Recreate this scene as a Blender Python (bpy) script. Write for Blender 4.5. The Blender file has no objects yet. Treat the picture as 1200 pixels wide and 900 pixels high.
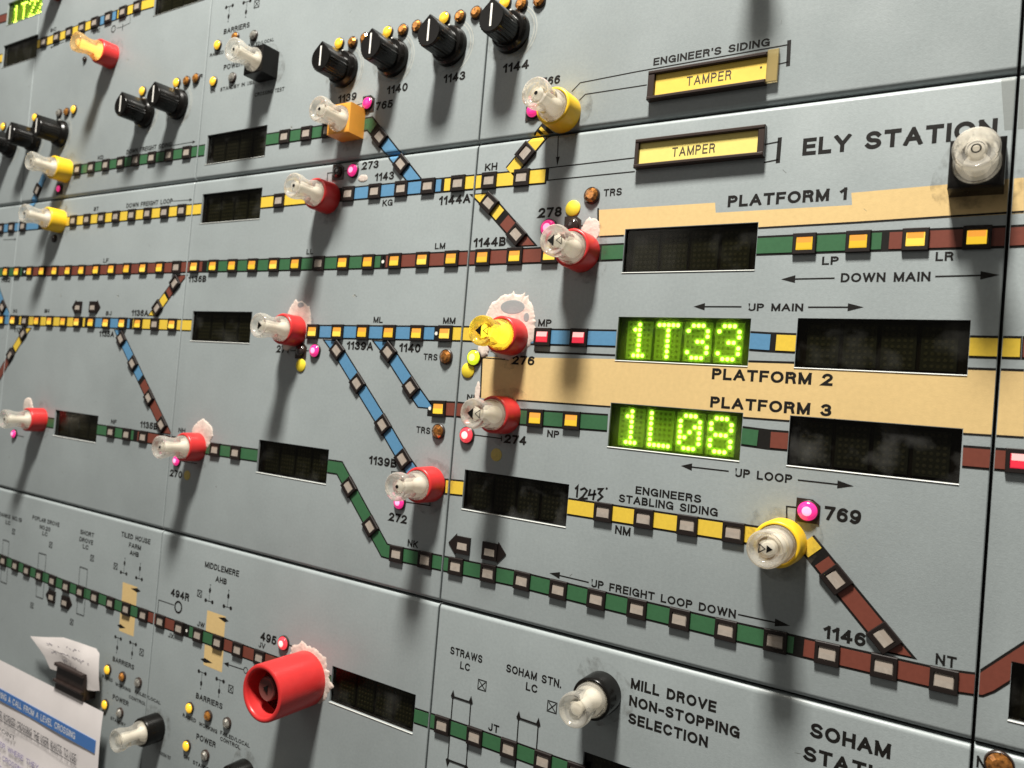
import bpy, math, random
from math import pi, sin, cos, radians
from mathutils import Matrix, Vector

# ------------------------------------------------------------------ camera
SC = bpy.context.scene
MM = 0.001
F_PX = 900.0                       # focal length in pixels of a 1200 px wide frame
R = [[0.84584284, 0.52694618, 0.0829314],      # rows: picture right, picture down, forward
     [0.05812675, 0.06349315, -0.99628806],
     [-0.53025576, 0.84752365, 0.02307556]]
CAM = (238.781, -328.147, 108.015)             # millimetres, panel face is the plane y = 0
cd = bpy.data.cameras.new('camera')
cam = bpy.data.objects.new('camera', cd)
SC.collection.objects.link(cam)
cam.matrix_world = Matrix((
    (R[0][0], -R[1][0], -R[2][0], CAM[0]*MM),
    (R[0][1], -R[1][1], -R[2][1], CAM[1]*MM),
    (R[0][2], -R[1][2], -R[2][2], CAM[2]*MM),
    (0, 0, 0, 1)))
cd.sensor_width = 36.0
cd.lens = 27.0
cd.clip_start = 0.01
cd.clip_end = 20
cd.dof.use_dof = True
cd.dof.focus_distance = 0.345
cd.dof.aperture_fstop = 15.0
SC.camera = cam

# ------------------------------------------------------------------ light
W = bpy.data.worlds.new('World')
SC.world = W
W.use_nodes = True
W.node_tree.nodes['Background'].inputs[0].default_value = (1.0, 0.95, 0.88, 1)
W.node_tree.nodes['Background'].inputs[1].default_value = 0.105

def area(name, loc, target, size, power, color, sy=None):
    l = bpy.data.lights.new(name, 'AREA')
    l.energy = power
    l.color = color
    l.shape = 'RECTANGLE'
    l.size = size
    l.size_y = sy or size
    o = bpy.data.objects.new(name, l)
    SC.collection.objects.link(o)
    o.location = [v*MM for v in loc]
    d = Vector([v*MM for v in target]) - o.location
    o.rotation_euler = d.to_track_quat('-Z', 'Y').to_euler()
    return o

area('ceiling_lamp', (80, -500, 1290), (0, 0, 40), 0.17, 43.0, (1.0, 0.96, 0.885))
area('fill_light', (-900, -1500, 900), (0, 0, 80), 0.9, 2.3, (1.0, 0.95, 0.88))  # added fill that lifts the shadows, no known lamp stands here

SC.view_settings.view_transform = 'Standard'
SC.view_settings.look = 'None'
SC.view_settings.exposure = 0.12
SC.view_settings.gamma = 1.0
SC.cycles.use_denoising = True
SC.cycles.max_bounces = 10
SC.cycles.transmission_bounces = 8
SC.cycles.transparent_max_bounces = 8
SC.cycles.caustics_refractive = False
SC.cycles.caustics_reflective = False
SC.cycles.sample_clamp_indirect = 4.0

random.seed(7)
# ------------------------------------------------------------------ materials
def mat(name, col, rough=0.5, metal=0.0, spec=0.5, emit=None, es=0.0, trans=0.0, ior=1.45,
        noise=0.0, nscale=300, bump=0.0, bscale=2500, alpha=1.0, coat=0.0, dirt=0.0, sss=0.0, rnoise=0.0):
    m = bpy.data.materials.new(name)
    m.use_nodes = True
    nt = m.node_tree
    b = nt.nodes['Principled BSDF']
    b.inputs['Base Color'].default_value = (*col, 1)
    b.inputs['Roughness'].default_value = rough
    b.inputs['Metallic'].default_value = metal
    b.inputs['IOR'].default_value = ior
    b.inputs['Specular IOR Level'].default_value = spec
    b.inputs['Transmission Weight'].default_value = trans
    b.inputs['Alpha'].default_value = alpha
    b.inputs['Coat Weight'].default_value = coat
    if sss:
        b.inputs['Subsurface Weight'].default_value = sss
        b.inputs['Subsurface Radius'].default_value = (0.004, 0.003, 0.002)
        b.inputs['Subsurface Scale'].default_value = 1.0
    if emit:
        b.inputs['Emission Color'].default_value = (*emit, 1)
        b.inputs['Emission Strength'].default_value = es
    tc = nt.nodes.new('ShaderNodeNewGeometry')
    if noise or dirt:
        n = nt.nodes.new('ShaderNodeTexNoise')
        n.inputs['Scale'].default_value = nscale
        n.inputs['Detail'].default_value = 6
        nt.links.new(tc.outputs['Position'], n.inputs['Vector'])
        r = nt.nodes.new('ShaderNodeMapRange')
        r.inputs['From Min'].default_value = 0.3
        r.inputs['From Max'].default_value = 0.7
        r.inputs['To Min'].default_value = 1 - noise
        r.inputs['To Max'].default_value = 1 + noise
        nt.links.new(n.outputs['Fac'], r.inputs['Value'])
        mx = nt.nodes.new('ShaderNodeVectorMath')
        mx.operation = 'SCALE'
        mx.inputs[0].default_value = col
        nt.links.new(r.outputs['Result'], mx.inputs['Scale'])
        last = mx.outputs['Vector']
        if dirt:
            n2 = nt.nodes.new('ShaderNodeTexNoise')
            n2.inputs['Scale'].default_value = 9
            n2.inputs['Detail'].default_value = 8
            n2.inputs['Roughness'].default_value = 0.65
            nt.links.new(tc.outputs['Position'], n2.inputs['Vector'])
            r2 = nt.nodes.new('ShaderNodeMapRange')
            r2.inputs['From Min'].default_value = 0.35
            r2.inputs['From Max'].default_value = 0.7
            r2.inputs['To Min'].default_value = 1.04
            r2.inputs['To Max'].default_value = 1 - dirt
            nt.links.new(n2.outputs['Fac'], r2.inputs['Value'])
            m2 = nt.nodes.new('ShaderNodeVectorMath')
            m2.operation = 'SCALE'
            nt.links.new(last, m2.inputs[0])
            nt.links.new(r2.outputs['Result'], m2.inputs['Scale'])
            last = m2.outputs['Vector']
            # sparse dark specks
            v = nt.nodes.new('ShaderNodeTexVoronoi')
            v.inputs['Scale'].default_value = 26
            nt.links.new(tc.outputs['Position'], v.inputs['Vector'])
            lt = nt.nodes.new('ShaderNodeMath')
            lt.operation = 'LESS_THAN'
            lt.inputs[1].default_value = 0.019
            nt.links.new(v.outputs['Distance'], lt.inputs[0])
            mixn = nt.nodes.new('ShaderNodeMix')
            mixn.data_type = 'RGBA'
            mixn.inputs['B'].default_value = (col[0]*0.55, col[1]*0.5, col[2]*0.45, 1)
            nt.links.new(lt.outputs[0], mixn.inputs['Factor'])
            nt.links.new(last, mixn.inputs['A'])
            last = mixn.outputs['Result']
        nt.links.new(last, b.inputs['Base Color'])
    if rnoise:
        n4 = nt.nodes.new('ShaderNodeTexNoise')
        n4.inputs['Scale'].default_value = 25
        n4.inputs['Detail'].default_value = 6
        nt.links.new(tc.outputs['Position'], n4.inputs['Vector'])
        r4 = nt.nodes.new('ShaderNodeMapRange')
        r4.inputs['From Min'].default_value = 0.35
        r4.inputs['From Max'].default_value = 0.65
        r4.inputs['To Min'].default_value = max(0.02, rough - rnoise)
        r4.inputs['To Max'].default_value = rough + rnoise
        nt.links.new(n4.outputs['Fac'], r4.inputs['Value'])
        nt.links.new(r4.outputs['Result'], b.inputs['Roughness'])
    if bump:
        n3 = nt.nodes.new('ShaderNodeTexNoise')
        n3.inputs['Scale'].default_value = bscale
        n3.inputs['Detail'].default_value = 3
        nt.links.new(tc.outputs['Position'], n3.inputs['Vector'])
        bp = nt.nodes.new('ShaderNodeBump')
        bp.inputs['Strength'].default_value = bump
        bp.inputs['Distance'].default_value = 0.0002
        nt.links.new(n3.outputs['Fac'], bp.inputs['Height'])
        nt.links.new(bp.outputs['Normal'], b.inputs['Normal'])
    return m

def glow(name, c, s, base=(0.3, 0.2, 0.05)):
    return mat(name, base, 0.25, emit=c, es=s)

M = {}
M['panel'] = mat('grey_enamel', (0.302, 0.338, 0.342), 0.40, noise=0.05, nscale=700, bump=0.25, bscale=1600, dirt=0.15, rnoise=0.10)
M['frame'] = mat('dark_frame', (0.012, 0.010, 0.010), 0.7)
M['black_print'] = mat('black_print', (0.010, 0.009, 0.008), 0.6, spec=0.2, noise=0.15, nscale=900)
M['brown_edge'] = mat('dark_brown_plastic', (0.030, 0.018, 0.014), 0.38, bump=0.1)
M['cream'] = mat('cream_paint', (0.66, 0.475, 0.215), 0.42, noise=0.04, nscale=500, bump=0.2, bscale=1600, dirt=0.06)
M['yellow'] = mat('yellow_paint', (0.72, 0.50, 0.055), 0.4, noise=0.05, nscale=600)
M['blue'] = mat('blue_paint', (0.095, 0.24, 0.40), 0.4, noise=0.05, nscale=600)
M['green'] = mat('green_paint', (0.040, 0.125, 0.055), 0.4, noise=0.06, nscale=600)
M['brown'] = mat('red_brown_paint', (0.17, 0.048, 0.032), 0.4, noise=0.06, nscale=600)
M['white'] = mat('white_paint', (0.8, 0.78, 0.72), 0.4)
M['bezel'] = mat('lamp_bezel', (0.012, 0.008, 0.007), 0.55, spec=0.3)
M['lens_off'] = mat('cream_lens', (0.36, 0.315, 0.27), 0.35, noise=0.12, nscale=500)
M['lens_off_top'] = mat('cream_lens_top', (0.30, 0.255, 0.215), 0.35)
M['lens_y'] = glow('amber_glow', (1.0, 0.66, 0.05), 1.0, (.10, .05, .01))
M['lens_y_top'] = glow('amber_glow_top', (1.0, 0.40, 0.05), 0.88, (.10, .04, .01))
for i_, k_ in enumerate((0.86, 1.12)):
    M['lens_y%d' % i_] = glow('amber_glow_%s' % ('dim', 'bright')[i_], (1.0, 0.62+.06*i_, 0.04+.05*i_), k_, (.10, .05, .01))
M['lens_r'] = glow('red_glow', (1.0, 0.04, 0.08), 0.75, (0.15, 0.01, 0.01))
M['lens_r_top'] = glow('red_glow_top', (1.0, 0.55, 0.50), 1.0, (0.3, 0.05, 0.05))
M['red'] = mat('red_plastic', (0.55, 0.030, 0.030), 0.34, bump=0.06, bscale=800, noise=0.05, nscale=200)
M['yellow_p'] = mat('yellow_plastic', (0.80, 0.50, 0.020), 0.38, bump=0.06, noise=0.04, nscale=200)
M['orange_p'] = mat('orange_plastic', (0.76, 0.33, 0.045), 0.42, bump=0.06, noise=0.04, nscale=200)
M['black_p'] = mat('black_plastic', (0.005, 0.0045, 0.004), 0.24, spec=0.32, bump=0.06, rnoise=0.06)
M['darkred_p'] = mat('dark_red_plastic', (0.30, 0.015, 0.015), 0.35)
M['core'] = mat('cream_core_glow', (0.94, 0.89, 0.78), 0.35, emit=(1.0, 0.88, 0.66), es=0.22)  # faint glow added to unlit cores so the caps look brighter
M['core_dark'] = mat('dark_core', (0.12, 0.035, 0.03), 0.4)
M['core_y'] = glow('yellow_core', (1.0, 0.74, 0.08), 2.0)
M['core_o'] = glow('orange_core', (1.0, 0.62, 0.16), 2.0)
M['clip'] = mat('clip_metal', (0.025, 0.017, 0.015), 0.3, noise=0.2, nscale=200)
M['chrome'] = mat('chrome', (0.6, 0.58, 0.55), 0.18, metal=1.0)
M['paper'] = mat('paper', (0.80, 0.75, 0.74), 0.8, noise=0.03, nscale=60)
M['paper2'] = mat('note_paper', (0.74, 0.69, 0.67), 0.8, noise=0.04, nscale=60)
M['paper_blue'] = mat('print_blue', (0.055, 0.16, 0.42), 0.7)
M['paper_ink'] = mat('print_ink', (0.03, 0.03, 0.04), 0.7)
M['ink_purple'] = mat('print_purple', (0.20, 0.16, 0.40), 0.7)
M['ink_pale'] = mat('pen_ink', (0.16, 0.15, 0.20), 0.7)
M['glue'] = mat('dried_filler', (0.68, 0.58, 0.51), 0.75, noise=0.16, nscale=260, bump=1.0, bscale=700, dirt=0.25)
M['label_y'] = mat('yellow_card', (0.80, 0.56, 0.085), 0.5, noise=0.03, nscale=400)
M['label_p'] = mat('pale_yellow_card', (0.78, 0.63, 0.17), 0.5, noise=0.03, nscale=400)
M['label_ink'] = mat('brown_ink', (0.05, 0.032, 0.015), 0.6)
M['label_end'] = mat('clear_amber_plastic', (0.55, 0.42, 0.16), 0.3, trans=0.4, alpha=0.75)
M['cell'] = mat('matrix_cell', (0.046, 0.050, 0.043), 0.5, noise=0.2, nscale=900)
M['cell_lit'] = mat('matrix_cell_lit', (0.16, 0.22, 0.06), 0.4, emit=(0.22, 0.60, 0.02), es=0.13)  # green glow of the dots put into the plate's colour and emission
M['dot_off'] = mat('dot_off', (0.105, 0.102, 0.082), 0.5)
M['dot_off_g'] = mat('dot_off_green_tint', (0.09, 0.13, 0.03), 0.5)  # unlit dots of lit displays, the green glow put into their colour
M['dot_lit'] = glow('dot_lit', (0.82, 1.0, 0.24), 6.5, (0.3, 0.4, 0.1))
M['halo'] = glow('dot_halo', (0.36, 0.95, 0.02), 0.42, (0.1, 0.2, 0.02))  # painted halo standing in for the bloom round each lit dot
M['cut_edge'] = mat('bare_cut_edge', (0.52, 0.53, 0.50), 0.45)
M['pit'] = mat('display_case', (0.018, 0.012, 0.010), 0.45)
M['pit_g'] = mat('display_case_glow_tint', (0.030, 0.040, 0.008), 0.4)  # case of lit displays, the green glow put into its colour
M['amber'] = mat('amber_lens', (0.78, 0.32, 0.06), 0.16, metal=0.75, spec=0.7, coat=1.0, noise=0.6, nscale=900)
M['amber_lit'] = mat('amber_lens_lit', (0.85, 0.50, 0.04), 0.15, spec=0.7, coat=1.0, emit=(1.0, 0.55, 0.03), es=0.62)
M['silver_lens'] = mat('clear_silver_lens', (0.70, 0.67, 0.60), 0.10, metal=0.8, noise=0.5, nscale=900)
M['trs'] = mat('brown_amber_lens', (0.55, 0.22, 0.05), 0.14, metal=0.75, coat=1.0, noise=0.7, nscale=700)
M['pink'] = mat('pink_lens', (0.80, 0.03, 0.22), 0.15, coat=1.0, emit=(1.0, 0.03, 0.28), es=0.55)
M['pink_hot'] = glow('pink_core', (1.0, 0.42, 0.60), 1.0, (0.8, 0.2, 0.4))
M['redlens'] = mat('red_lens', (0.85, 0.04, 0.06), 0.15, coat=1.0, emit=(1.0, 0.07, 0.09), es=0.6)
M['red_hot'] = glow('red_core', (1.0, 0.72, 0.62), 1.0, (0.8, 0.3, 0.3))
M['darklens'] = mat('dark_lens', (0.03, 0.02, 0.018), 0.08, coat=1.0)
M['lime'] = mat('lime_lens', (0.6, 0.75, 0.03), 0.15, coat=1.0, emit=(0.75, 0.95, 0.02), es=0.75)
M['lime_hot'] = glow('lime_core', (0.95, 1.0, 0.35), 1.1)
M['disc_y'] = mat('yellow_sticker', (0.80, 0.62, 0.04), 0.5)
M['disc_dull'] = mat('dull_yellow_sticker', (0.50, 0.41, 0.12), 0.6, noise=0.1, nscale=600)
M['knob_line'] = mat('white_knob_line', (0.85, 0.83, 0.78), 0.4)
M['scuff'] = mat('scuffed_enamel', (0.42, 0.43, 0.39), 0.6)
M['dark_scratch'] = mat('dark_scratch', (0.12, 0.12, 0.11), 0.6)

def clear_mat(name, tint, body, fac):
    """moulded clear acrylic: refracting, with a little milky body"""
    m = bpy.data.materials.new(name)
    m.use_nodes = True
    nt = m.node_tree
    nt.nodes.clear()
    out = nt.nodes.new('ShaderNodeOutputMaterial')
    g = nt.nodes.new('ShaderNodeBsdfPrincipled')
    g.inputs['Base Color'].default_value = (*tint, 1)
    g.inputs['Transmission Weight'].default_value = 1.0
    g.inputs['Roughness'].default_value = 0.03 if name == 'clear_acrylic' else 0.07
    g.inputs['IOR'].default_value = 1.38
    d = nt.nodes.new('ShaderNodeBsdfDiffuse')
    d.inputs['Color'].default_value = (*body, 1)
    t = nt.nodes.new('ShaderNodeBsdfTranslucent')
    t.inputs['Color'].default_value = (*body, 1)
    a = nt.nodes.new('ShaderNodeMixShader')
    a.inputs[0].default_value = 0.5
    nt.links.new(d.outputs[0], a.inputs[1])
    nt.links.new(t.outputs[0], a.inputs[2])
    mx = nt.nodes.new('ShaderNodeMixShader')
    mx.inputs[0].default_value = fac
    tr = nt.nodes.new('ShaderNodeBsdfTransparent')
    tr.inputs['Color'].default_value = (*tint, 1)
    gt = nt.nodes.new('ShaderNodeMixShader')
    gt.inputs[0].default_value = 0.42
    nt.links.new(g.outputs[0], gt.inputs[1])
    nt.links.new(tr.outputs[0], gt.inputs[2])
    nt.links.new(gt.outputs[0], mx.inputs[1])
    nt.links.new(a.outputs[0], mx.inputs[2])
    nt.links.new(mx.outputs[0], out.inputs['Surface'])
    return m

M['clear'] = clear_mat('clear_acrylic', (1.0, 0.985, 0.95), (1.0, 0.965, 0.88), 0.24)
M['clear_y'] = clear_mat('clear_acrylic_lit_yellow', (1.0, 0.85, 0.25), (1.0, 0.86, 0.22), 0.26)
M['clear_o'] = clear_mat('clear_acrylic_lit_orange', (1.0, 0.82, 0.55), (1.0, 0.74, 0.36), 0.28)

def filter_mat(name, tcol, rough, refl, scatter=0.0):
    m = bpy.data.materials.new(name)
    m.use_nodes = True
    nt = m.node_tree
    nt.nodes.clear()
    out = nt.nodes.new('ShaderNodeOutputMaterial')
    t = nt.nodes.new('ShaderNodeBsdfTransparent')
    t.inputs['Color'].default_value = (*tcol, 1)
    g = nt.nodes.new('ShaderNodeBsdfGlossy')
    g.inputs['Roughness'].default_value = rough
    lw = nt.nodes.new('ShaderNodeLayerWeight')
    lw.inputs['Blend'].default_value = 0.5
    pw = nt.nodes.new('ShaderNodeMath')
    pw.operation = 'POWER'
    pw.inputs[1].default_value = 5.0
    nt.links.new(lw.outputs['Facing'], pw.inputs[0])
    fr = nt.nodes.new('ShaderNodeMath')
    fr.operation = 'MULTIPLY_ADD'
    fr.inputs[1].default_value = 0.8
    fr.inputs[2].default_value = 0.02
    nt.links.new(pw.outputs[0], fr.inputs[0])
    geo = nt.nodes.new('ShaderNodeNewGeometry')
    n = nt.nodes.new('ShaderNodeTexNoise')
    n.inputs['Scale'].default_value = 55
    n.inputs['Detail'].default_value = 7
    nt.links.new(geo.outputs['Position'], n.inputs['Vector'])
    r = nt.nodes.new('ShaderNodeMapRange')
    r.inputs['From Min'].default_value = 0.52
    r.inputs['From Max'].default_value = 0.78
    r.inputs['To Min'].default_value = 0.0
    r.inputs['To Max'].default_value = refl
    nt.links.new(n.outputs['Fac'], r.inputs['Value'])
    tl = nt.nodes.new('ShaderNodeBsdfTranslucent')
    tl.inputs['Color'].default_value = (0.75, 1.0, 0.35, 1)
    ms = nt.nodes.new('ShaderNodeMixShader')
    ms.inputs[0].default_value = scatter
    nt.links.new(t.outputs[0], ms.inputs[1])
    nt.links.new(tl.outputs[0], ms.inputs[2])
    m1 = nt.nodes.new('ShaderNodeMixShader')
    nt.links.new(fr.outputs[0], m1.inputs[0])
    nt.links.new(ms.outputs[0], m1.inputs[1])
    nt.links.new(g.outputs[0], m1.inputs[2])
    d = nt.nodes.new('ShaderNodeBsdfDiffuse')          # dust and finger smears
    d.inputs['Color'].default_value = (0.45, 0.45, 0.44, 1)
    m2 = nt.nodes.new('ShaderNodeMixShader')
    nt.links.new(r.outputs['Result'], m2.inputs[0])
    nt.links.new(m1.outputs[0], m2.inputs[1])
    nt.links.new(d.outputs[0], m2.inputs[2])
    nt.links.new(m2.outputs[0], out.inputs['Surface'])
    return m
M['filter'] = filter_mat('dark_filter_window', (0.58, 0.57, 0.48), 0.12, 0.05)
M['filter_s'] = filter_mat('smeared_filter_window', (0.57, 0.56, 0.50), 0.16, 0.11)
M['filter_g'] = filter_mat('green_filter_window', (0.92, 0.97, 0.62), 0.1, 0.03, 0.10)

# ------------------------------------------------------------------ picture -> panel helpers
def S(px, py, h=0.0):
    """point (mm) on the plane h in front of the panel that is seen along this line of sight"""
    a, b = (px-600)/F_PX, (py-450)/F_PX
    d = [R[0][i]*a + R[1][i]*b + R[2][i] for i in range(3)]
    t = (-h - CAM[1]) / d[1]
    return (CAM[0]+t*d[0], CAM[2]+t*d[2])

# ------------------------------------------------------------------ mesh builder (x, height out of panel, z) in mm
class MB:
    def __init__(s):
        s.v, s.f, s.m = [], [], []
    def face(s, pts, mi=0):
        n = len(s.v)
        s.v += [(p[0]*MM, -p[1]*MM, p[2]*MM) for p in pts]
        s.f.append(tuple(range(n, n+len(pts))))
        s.m.append(mi)
    def grid(s, rings, mi=0, closed=True, cap0=False, cap1=False):
        n = len(s.v)
        k = len(rings[0])
        for r in rings:
            s.v += [(p[0]*MM, -p[1]*MM, p[2]*MM) for p in r]
        for i in range(len(rings)-1):
            for j in range(k if closed else k-1):
                a, b = n+i*k+j, n+i*k+(j+1) % k
                s.f.append((a, b, b+k, a+k))
                s.m.append(mi)
        if cap0:
            s.f.append(tuple(range(n, n+k))[::-1])
            s.m.append(mi)
        if cap1:
            s.f.append(tuple(range(n+(len(rings)-1)*k, n+len(rings)*k)))
            s.m.append(mi)
    def lathe(s, prof, n=32, mi=0, c=(0, 0), cap0=False, cap1=False, sx=1.0, sz=1.0, rot=0.0):
        rings = []
        for r, h in prof:
            rings.append([(c[0]+sx*r*cos(rot+2*pi*i/n), h, c[1]+sz*r*sin(rot+2*pi*i/n)) for i in range(n)])
        s.grid(rings, mi, True, cap0, cap1)
    def box(s, x0, x1, h0, h1, z0, z1, mi=0, bev=0.0):
        b = bev
        rings = [[(x0, h0, z0), (x1, h0, z0), (x1, h0, z1), (x0, h0, z1)]]
        if b:
            rings.append([(x0, h1-b, z0), (x1, h1-b, z0), (x1, h1-b, z1), (x0, h1-b, z1)])
        rings.append([(x0+b, h1, z0+b), (x1-b, h1, z0+b), (x1-b, h1, z1-b), (x0+b, h1, z1-b)])
        s.grid(rings, mi, True, True, True)
    def prism(s, poly, h0, h1, mi=0, bev=0.0):
        rings = [[(p[0], h0, p[1]) for p in poly]]
        if bev:
            cx = sum(p[0] for p in poly)/len(poly)
            cz = sum(p[1] for p in poly)/len(poly)
            rings.append([(p[0], h1-bev, p[1]) for p in poly])
            q = []
            for p in poly:
                d = math.hypot(p[0]-cx, p[1]-cz) or 1
                q.append((p[0]-(p[0]-cx)/d*bev, h1, p[1]-(p[1]-cz)/d*bev))
            rings.append(q)
        else:
            rings.append([(p[0], h1, p[1]) for p in poly])
        s.grid(rings, mi, True, True, True)
    def mesh(s, name, mats, smooth=None):
        me = bpy.data.meshes.new(name)
        me.from_pydata(s.v, [], s.f)
        for m in (mats if isinstance(mats, (list, tuple)) else [mats]):
            me.materials.append(M[m] if isinstance(m, str) else m)
        me.polygons.foreach_set('material_index', s.m)
        me.update()
        if smooth is not None:
            me.shade_smooth()
            me.set_sharp_from_angle(angle=radians(smooth))
        return me

def link(name, data, parent=None, loc=None, rot=0.0):
    o = bpy.data.objects.new(name, data)
    SC.collection.objects.link(o)
    if parent:
        o.parent = parent
    if loc:
        o.location = (loc[0]*MM, -loc[1]*MM, loc[2]*MM)
    if rot:
        o.rotation_euler = (0, rot, 0)
    return o

def root(name, label, cat, X, Z, group=None, rot=0.0, h=0.0):
    o = link(name, None, None, (X, h, Z), rot)
    o.empty_display_size = 0.005
    o['label'] = label
    o['category'] = cat
    if group:
        o['group'] = group
    return o

ORD = ['first', 'second', 'third', 'fourth', 'fifth', 'sixth', 'seventh', 'eighth', 'ninth', 'tenth',
       'eleventh', 'twelfth', 'thirteenth', 'fourteenth', 'fifteenth', 'sixteenth', 'seventeenth',
       'eighteenth', 'nineteenth', 'twentieth', 'twenty-first', 'twenty-second']

# ------------------------------------------------------------------ the sheets of the panel
COLX = [-720.0, -480.0, -240.0, 0.0, 240.0, 480.0]
ROWZ = [-243.2, 0.0, 243.2, 486.4]
GAP = 0.55
RAD = 2.3
# displays: (px of top left corner, px of bottom left corner, lit text or None)
DISP = [
    ((733, 269), (729, 319), None, 'dark display window beside the PLATFORM 1 strip, right of the red button', 'filter'),
    ((725, 371), (721, 422), '1T33', 'lit display reading 1T33 above the PLATFORM 2 band', 'filter_g'),
    ((935, 373), (931, 430), None, 'dark display window right of the lit 1T33 display', 'filter'),
    ((716, 472), (712, 523), '1L08', 'lit display reading 1L08 below the PLATFORM 3 lettering', 'filter_g'),
    ((926, 487), (922, 545), None, 'smeared dark display window right of the lit 1L08 display', 'filter_s'),
    ((545, 550), (541, 596), None, 'dark display window left of the ENGINEERS STABLING SIDING strip', 'filter_s'),
    ((303, 515), (301, 553), None, 'dark display window left of the bend in the green NK strip', 'filter'),
    ((237, 228), (235, 261.5), None, 'dark display window at the right end of the yellow DOWN FREIGHT LOOP strip', 'filter'),
    ((243, 159), (240.5, 192.5), None, 'dark display window on the green strip left of the orange square button', 'filter_s'),
    ((226, 364.5), (223, 399), None, 'dark display window left of the red button marked 271', 'filter'),
    ((65, 480), (62, 510), None, 'small dark display window right of the leftmost red button', 'filter'),
    ((389.5, 779.5), (386, 822.5), None, 'dark display window right of the large red tube', 'filter'),
    ((4.7, 54.7), (1.3, 79), None, 'dark display window left of the top left yellow and blue strip', 'filter'),
    ((10, 5), (7, 29), '1T22', 'lit display reading 1T22 in the top left corner', 'filter_g'),
    ((182, -9), (180, 15), None, 'dark display window cut by the top edge of the photo', 'filter'),
    ((1186, 777.5), (1181, 841), None, 'dark display window cut by the right edge below the NT lettering', 'filter'),
    ((683, 883), (681, 930), None, 'dark display window cut by the bottom edge below the MILL DROVE button', 'filter'),
]
DW, DH = 61.2, 20.3
HOLES = []
for tl, bl, txt, lab, fm in DISP:
    a, b = S(*tl), S(*bl)
    x0 = (a[0]+b[0])/2
    zc = (a[1]+b[1])/2
    HOLES.append((x0, x0+DW, zc-DH/2, zc+DH/2))

def surf(z, z0, z1):
    d = min(z-z0, z1-z)
    if d >= RAD:
        return 0.0
    d = max(d, 0.0)
    return RAD - math.sqrt(max(0.0, RAD*RAD-(RAD-d)**2))

SHEETS = {}
def make_sheet(ci, ri):
    x0, x1 = COLX[ci]+GAP, COLX[ci+1]-GAP
    z0, z1 = ROWZ[ri]+GAP, ROWZ[ri+1]-GAP
    prof = []
    n = 8
    for i in range(n+1):
        a = pi/2*i/n
        prof.append((-RAD+RAD*sin(a), z0+RAD-RAD*cos(a)))
    for i in range(n+1):
        a = pi/2*i/n
        prof.append((-RAD+RAD*cos(a), z1-RAD+RAD*sin(a)))
    prof.append((-4.0, z1))
    prof.append((-4.0, z0))
    zc, c = (z0+z1)/2, 0.35
    def ring(x, ins):
        return [(x, max(-4.0, p[0]-ins) if p[0] > -3.9 else p[0], p[1]) for p in prof]
    mb = MB()
    mb.grid([ring(x0, c), ring(x0+c, 0), ring(x1-c, 0), ring(x1, c)], 0, True, True, True)
    me = mb.mesh('panel_sheet', 'panel')
    import bmesh
    bm = bmesh.new()
    bm.from_mesh(me)
    bmesh.ops.recalc_face_normals(bm, faces=bm.faces)
    bm.to_mesh(me)
    bm.free()
    o = link('panel_sheet', me)
    hs = [h for h in HOLES if h[1] > x0-1 and h[0] < x1+1 and h[3] > z0-1 and h[2] < z1+1]
    if hs:
        cb = MB()
        for h in hs:
            cb.box(h[0], h[1], -8, 3, h[2], h[3])
        cm = cb.mesh('cut', 'panel')
        bm = bmesh.new()
        bm.from_mesh(cm)
        bmesh.ops.recalc_face_normals(bm, faces=bm.faces)
        bm.to_mesh(cm)
        bm.free()
        co = link('cut', cm)
        md = o.modifiers.new('b', 'BOOLEAN')
        md.operation = 'DIFFERENCE'
        md.solver = 'EXACT'
        md.object = co
        dg = bpy.context.evaluated_depsgraph_get()
        dg.update()
        nm = bpy.data.meshes.new_from_object(o.evaluated_get(dg))
        o.modifiers.clear()
        o.data = nm
        nm.name = 'panel_sheet'
        bpy.data.objects.remove(co)
    o.data.shade_smooth()
    o.data.set_sharp_from_angle(angle=radians(32))
    SHEETS[(ci, ri)] = o
    return o

SHEET_LABEL = {
    (0, 0): 'grey enamelled panel sheet off the lower left, beyond the paper sheet',
    (1, 0): 'grey enamelled panel sheet behind the torn note and the paper sheet',
    (2, 0): 'grey enamelled panel sheet carrying MIDDLEMERE lettering and the large red tube',
    (3, 0): 'grey enamelled panel sheet carrying MILL DROVE NON-STOPPING SELECTION lettering',
    (4, 0): 'grey enamelled panel sheet in the bottom right corner',
    (0, 1): 'grey enamelled panel sheet at the left edge, middle row',
    (1, 1): 'grey enamelled panel sheet carrying DOWN FREIGHT LOOP lettering, middle row',
    (2, 1): 'grey enamelled panel sheet carrying points 1139A, 1140 and the NK strip',
    (3, 1): 'large grey enamelled panel sheet carrying ELY STATION and the platform bands',
    (4, 1): 'grey enamelled panel sheet right of the ELY STATION sheet, cut by the photo edge',
    (0, 2): 'grey enamelled panel sheet in the top left corner around the 1T22 display',
    (1, 2): 'grey enamelled panel sheet carrying the lit orange button, top row',
    (2, 2): 'grey enamelled panel sheet carrying the row of black knobs 1139 to 1143',
    (3, 2): "grey enamelled panel sheet carrying ENGINEER'S SIDING lettering, top row",
    (4, 2): 'grey enamelled panel sheet in the top right corner',
}
for ci in range(5):
    for ri in range(3):
        o = make_sheet(ci, ri)
        o['label'] = SHEET_LABEL[(ci, ri)]
        o['category'] = 'panel'
        o['group'] = 'grey panel sheets of the signalling panel'

mb = MB()
mb.box(-722, 482, -40, -5.2, -246, 489)
fr = link('panel_frame', mb.mesh('panel_frame', 'frame'))
fr['kind'] = 'structure'

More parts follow.
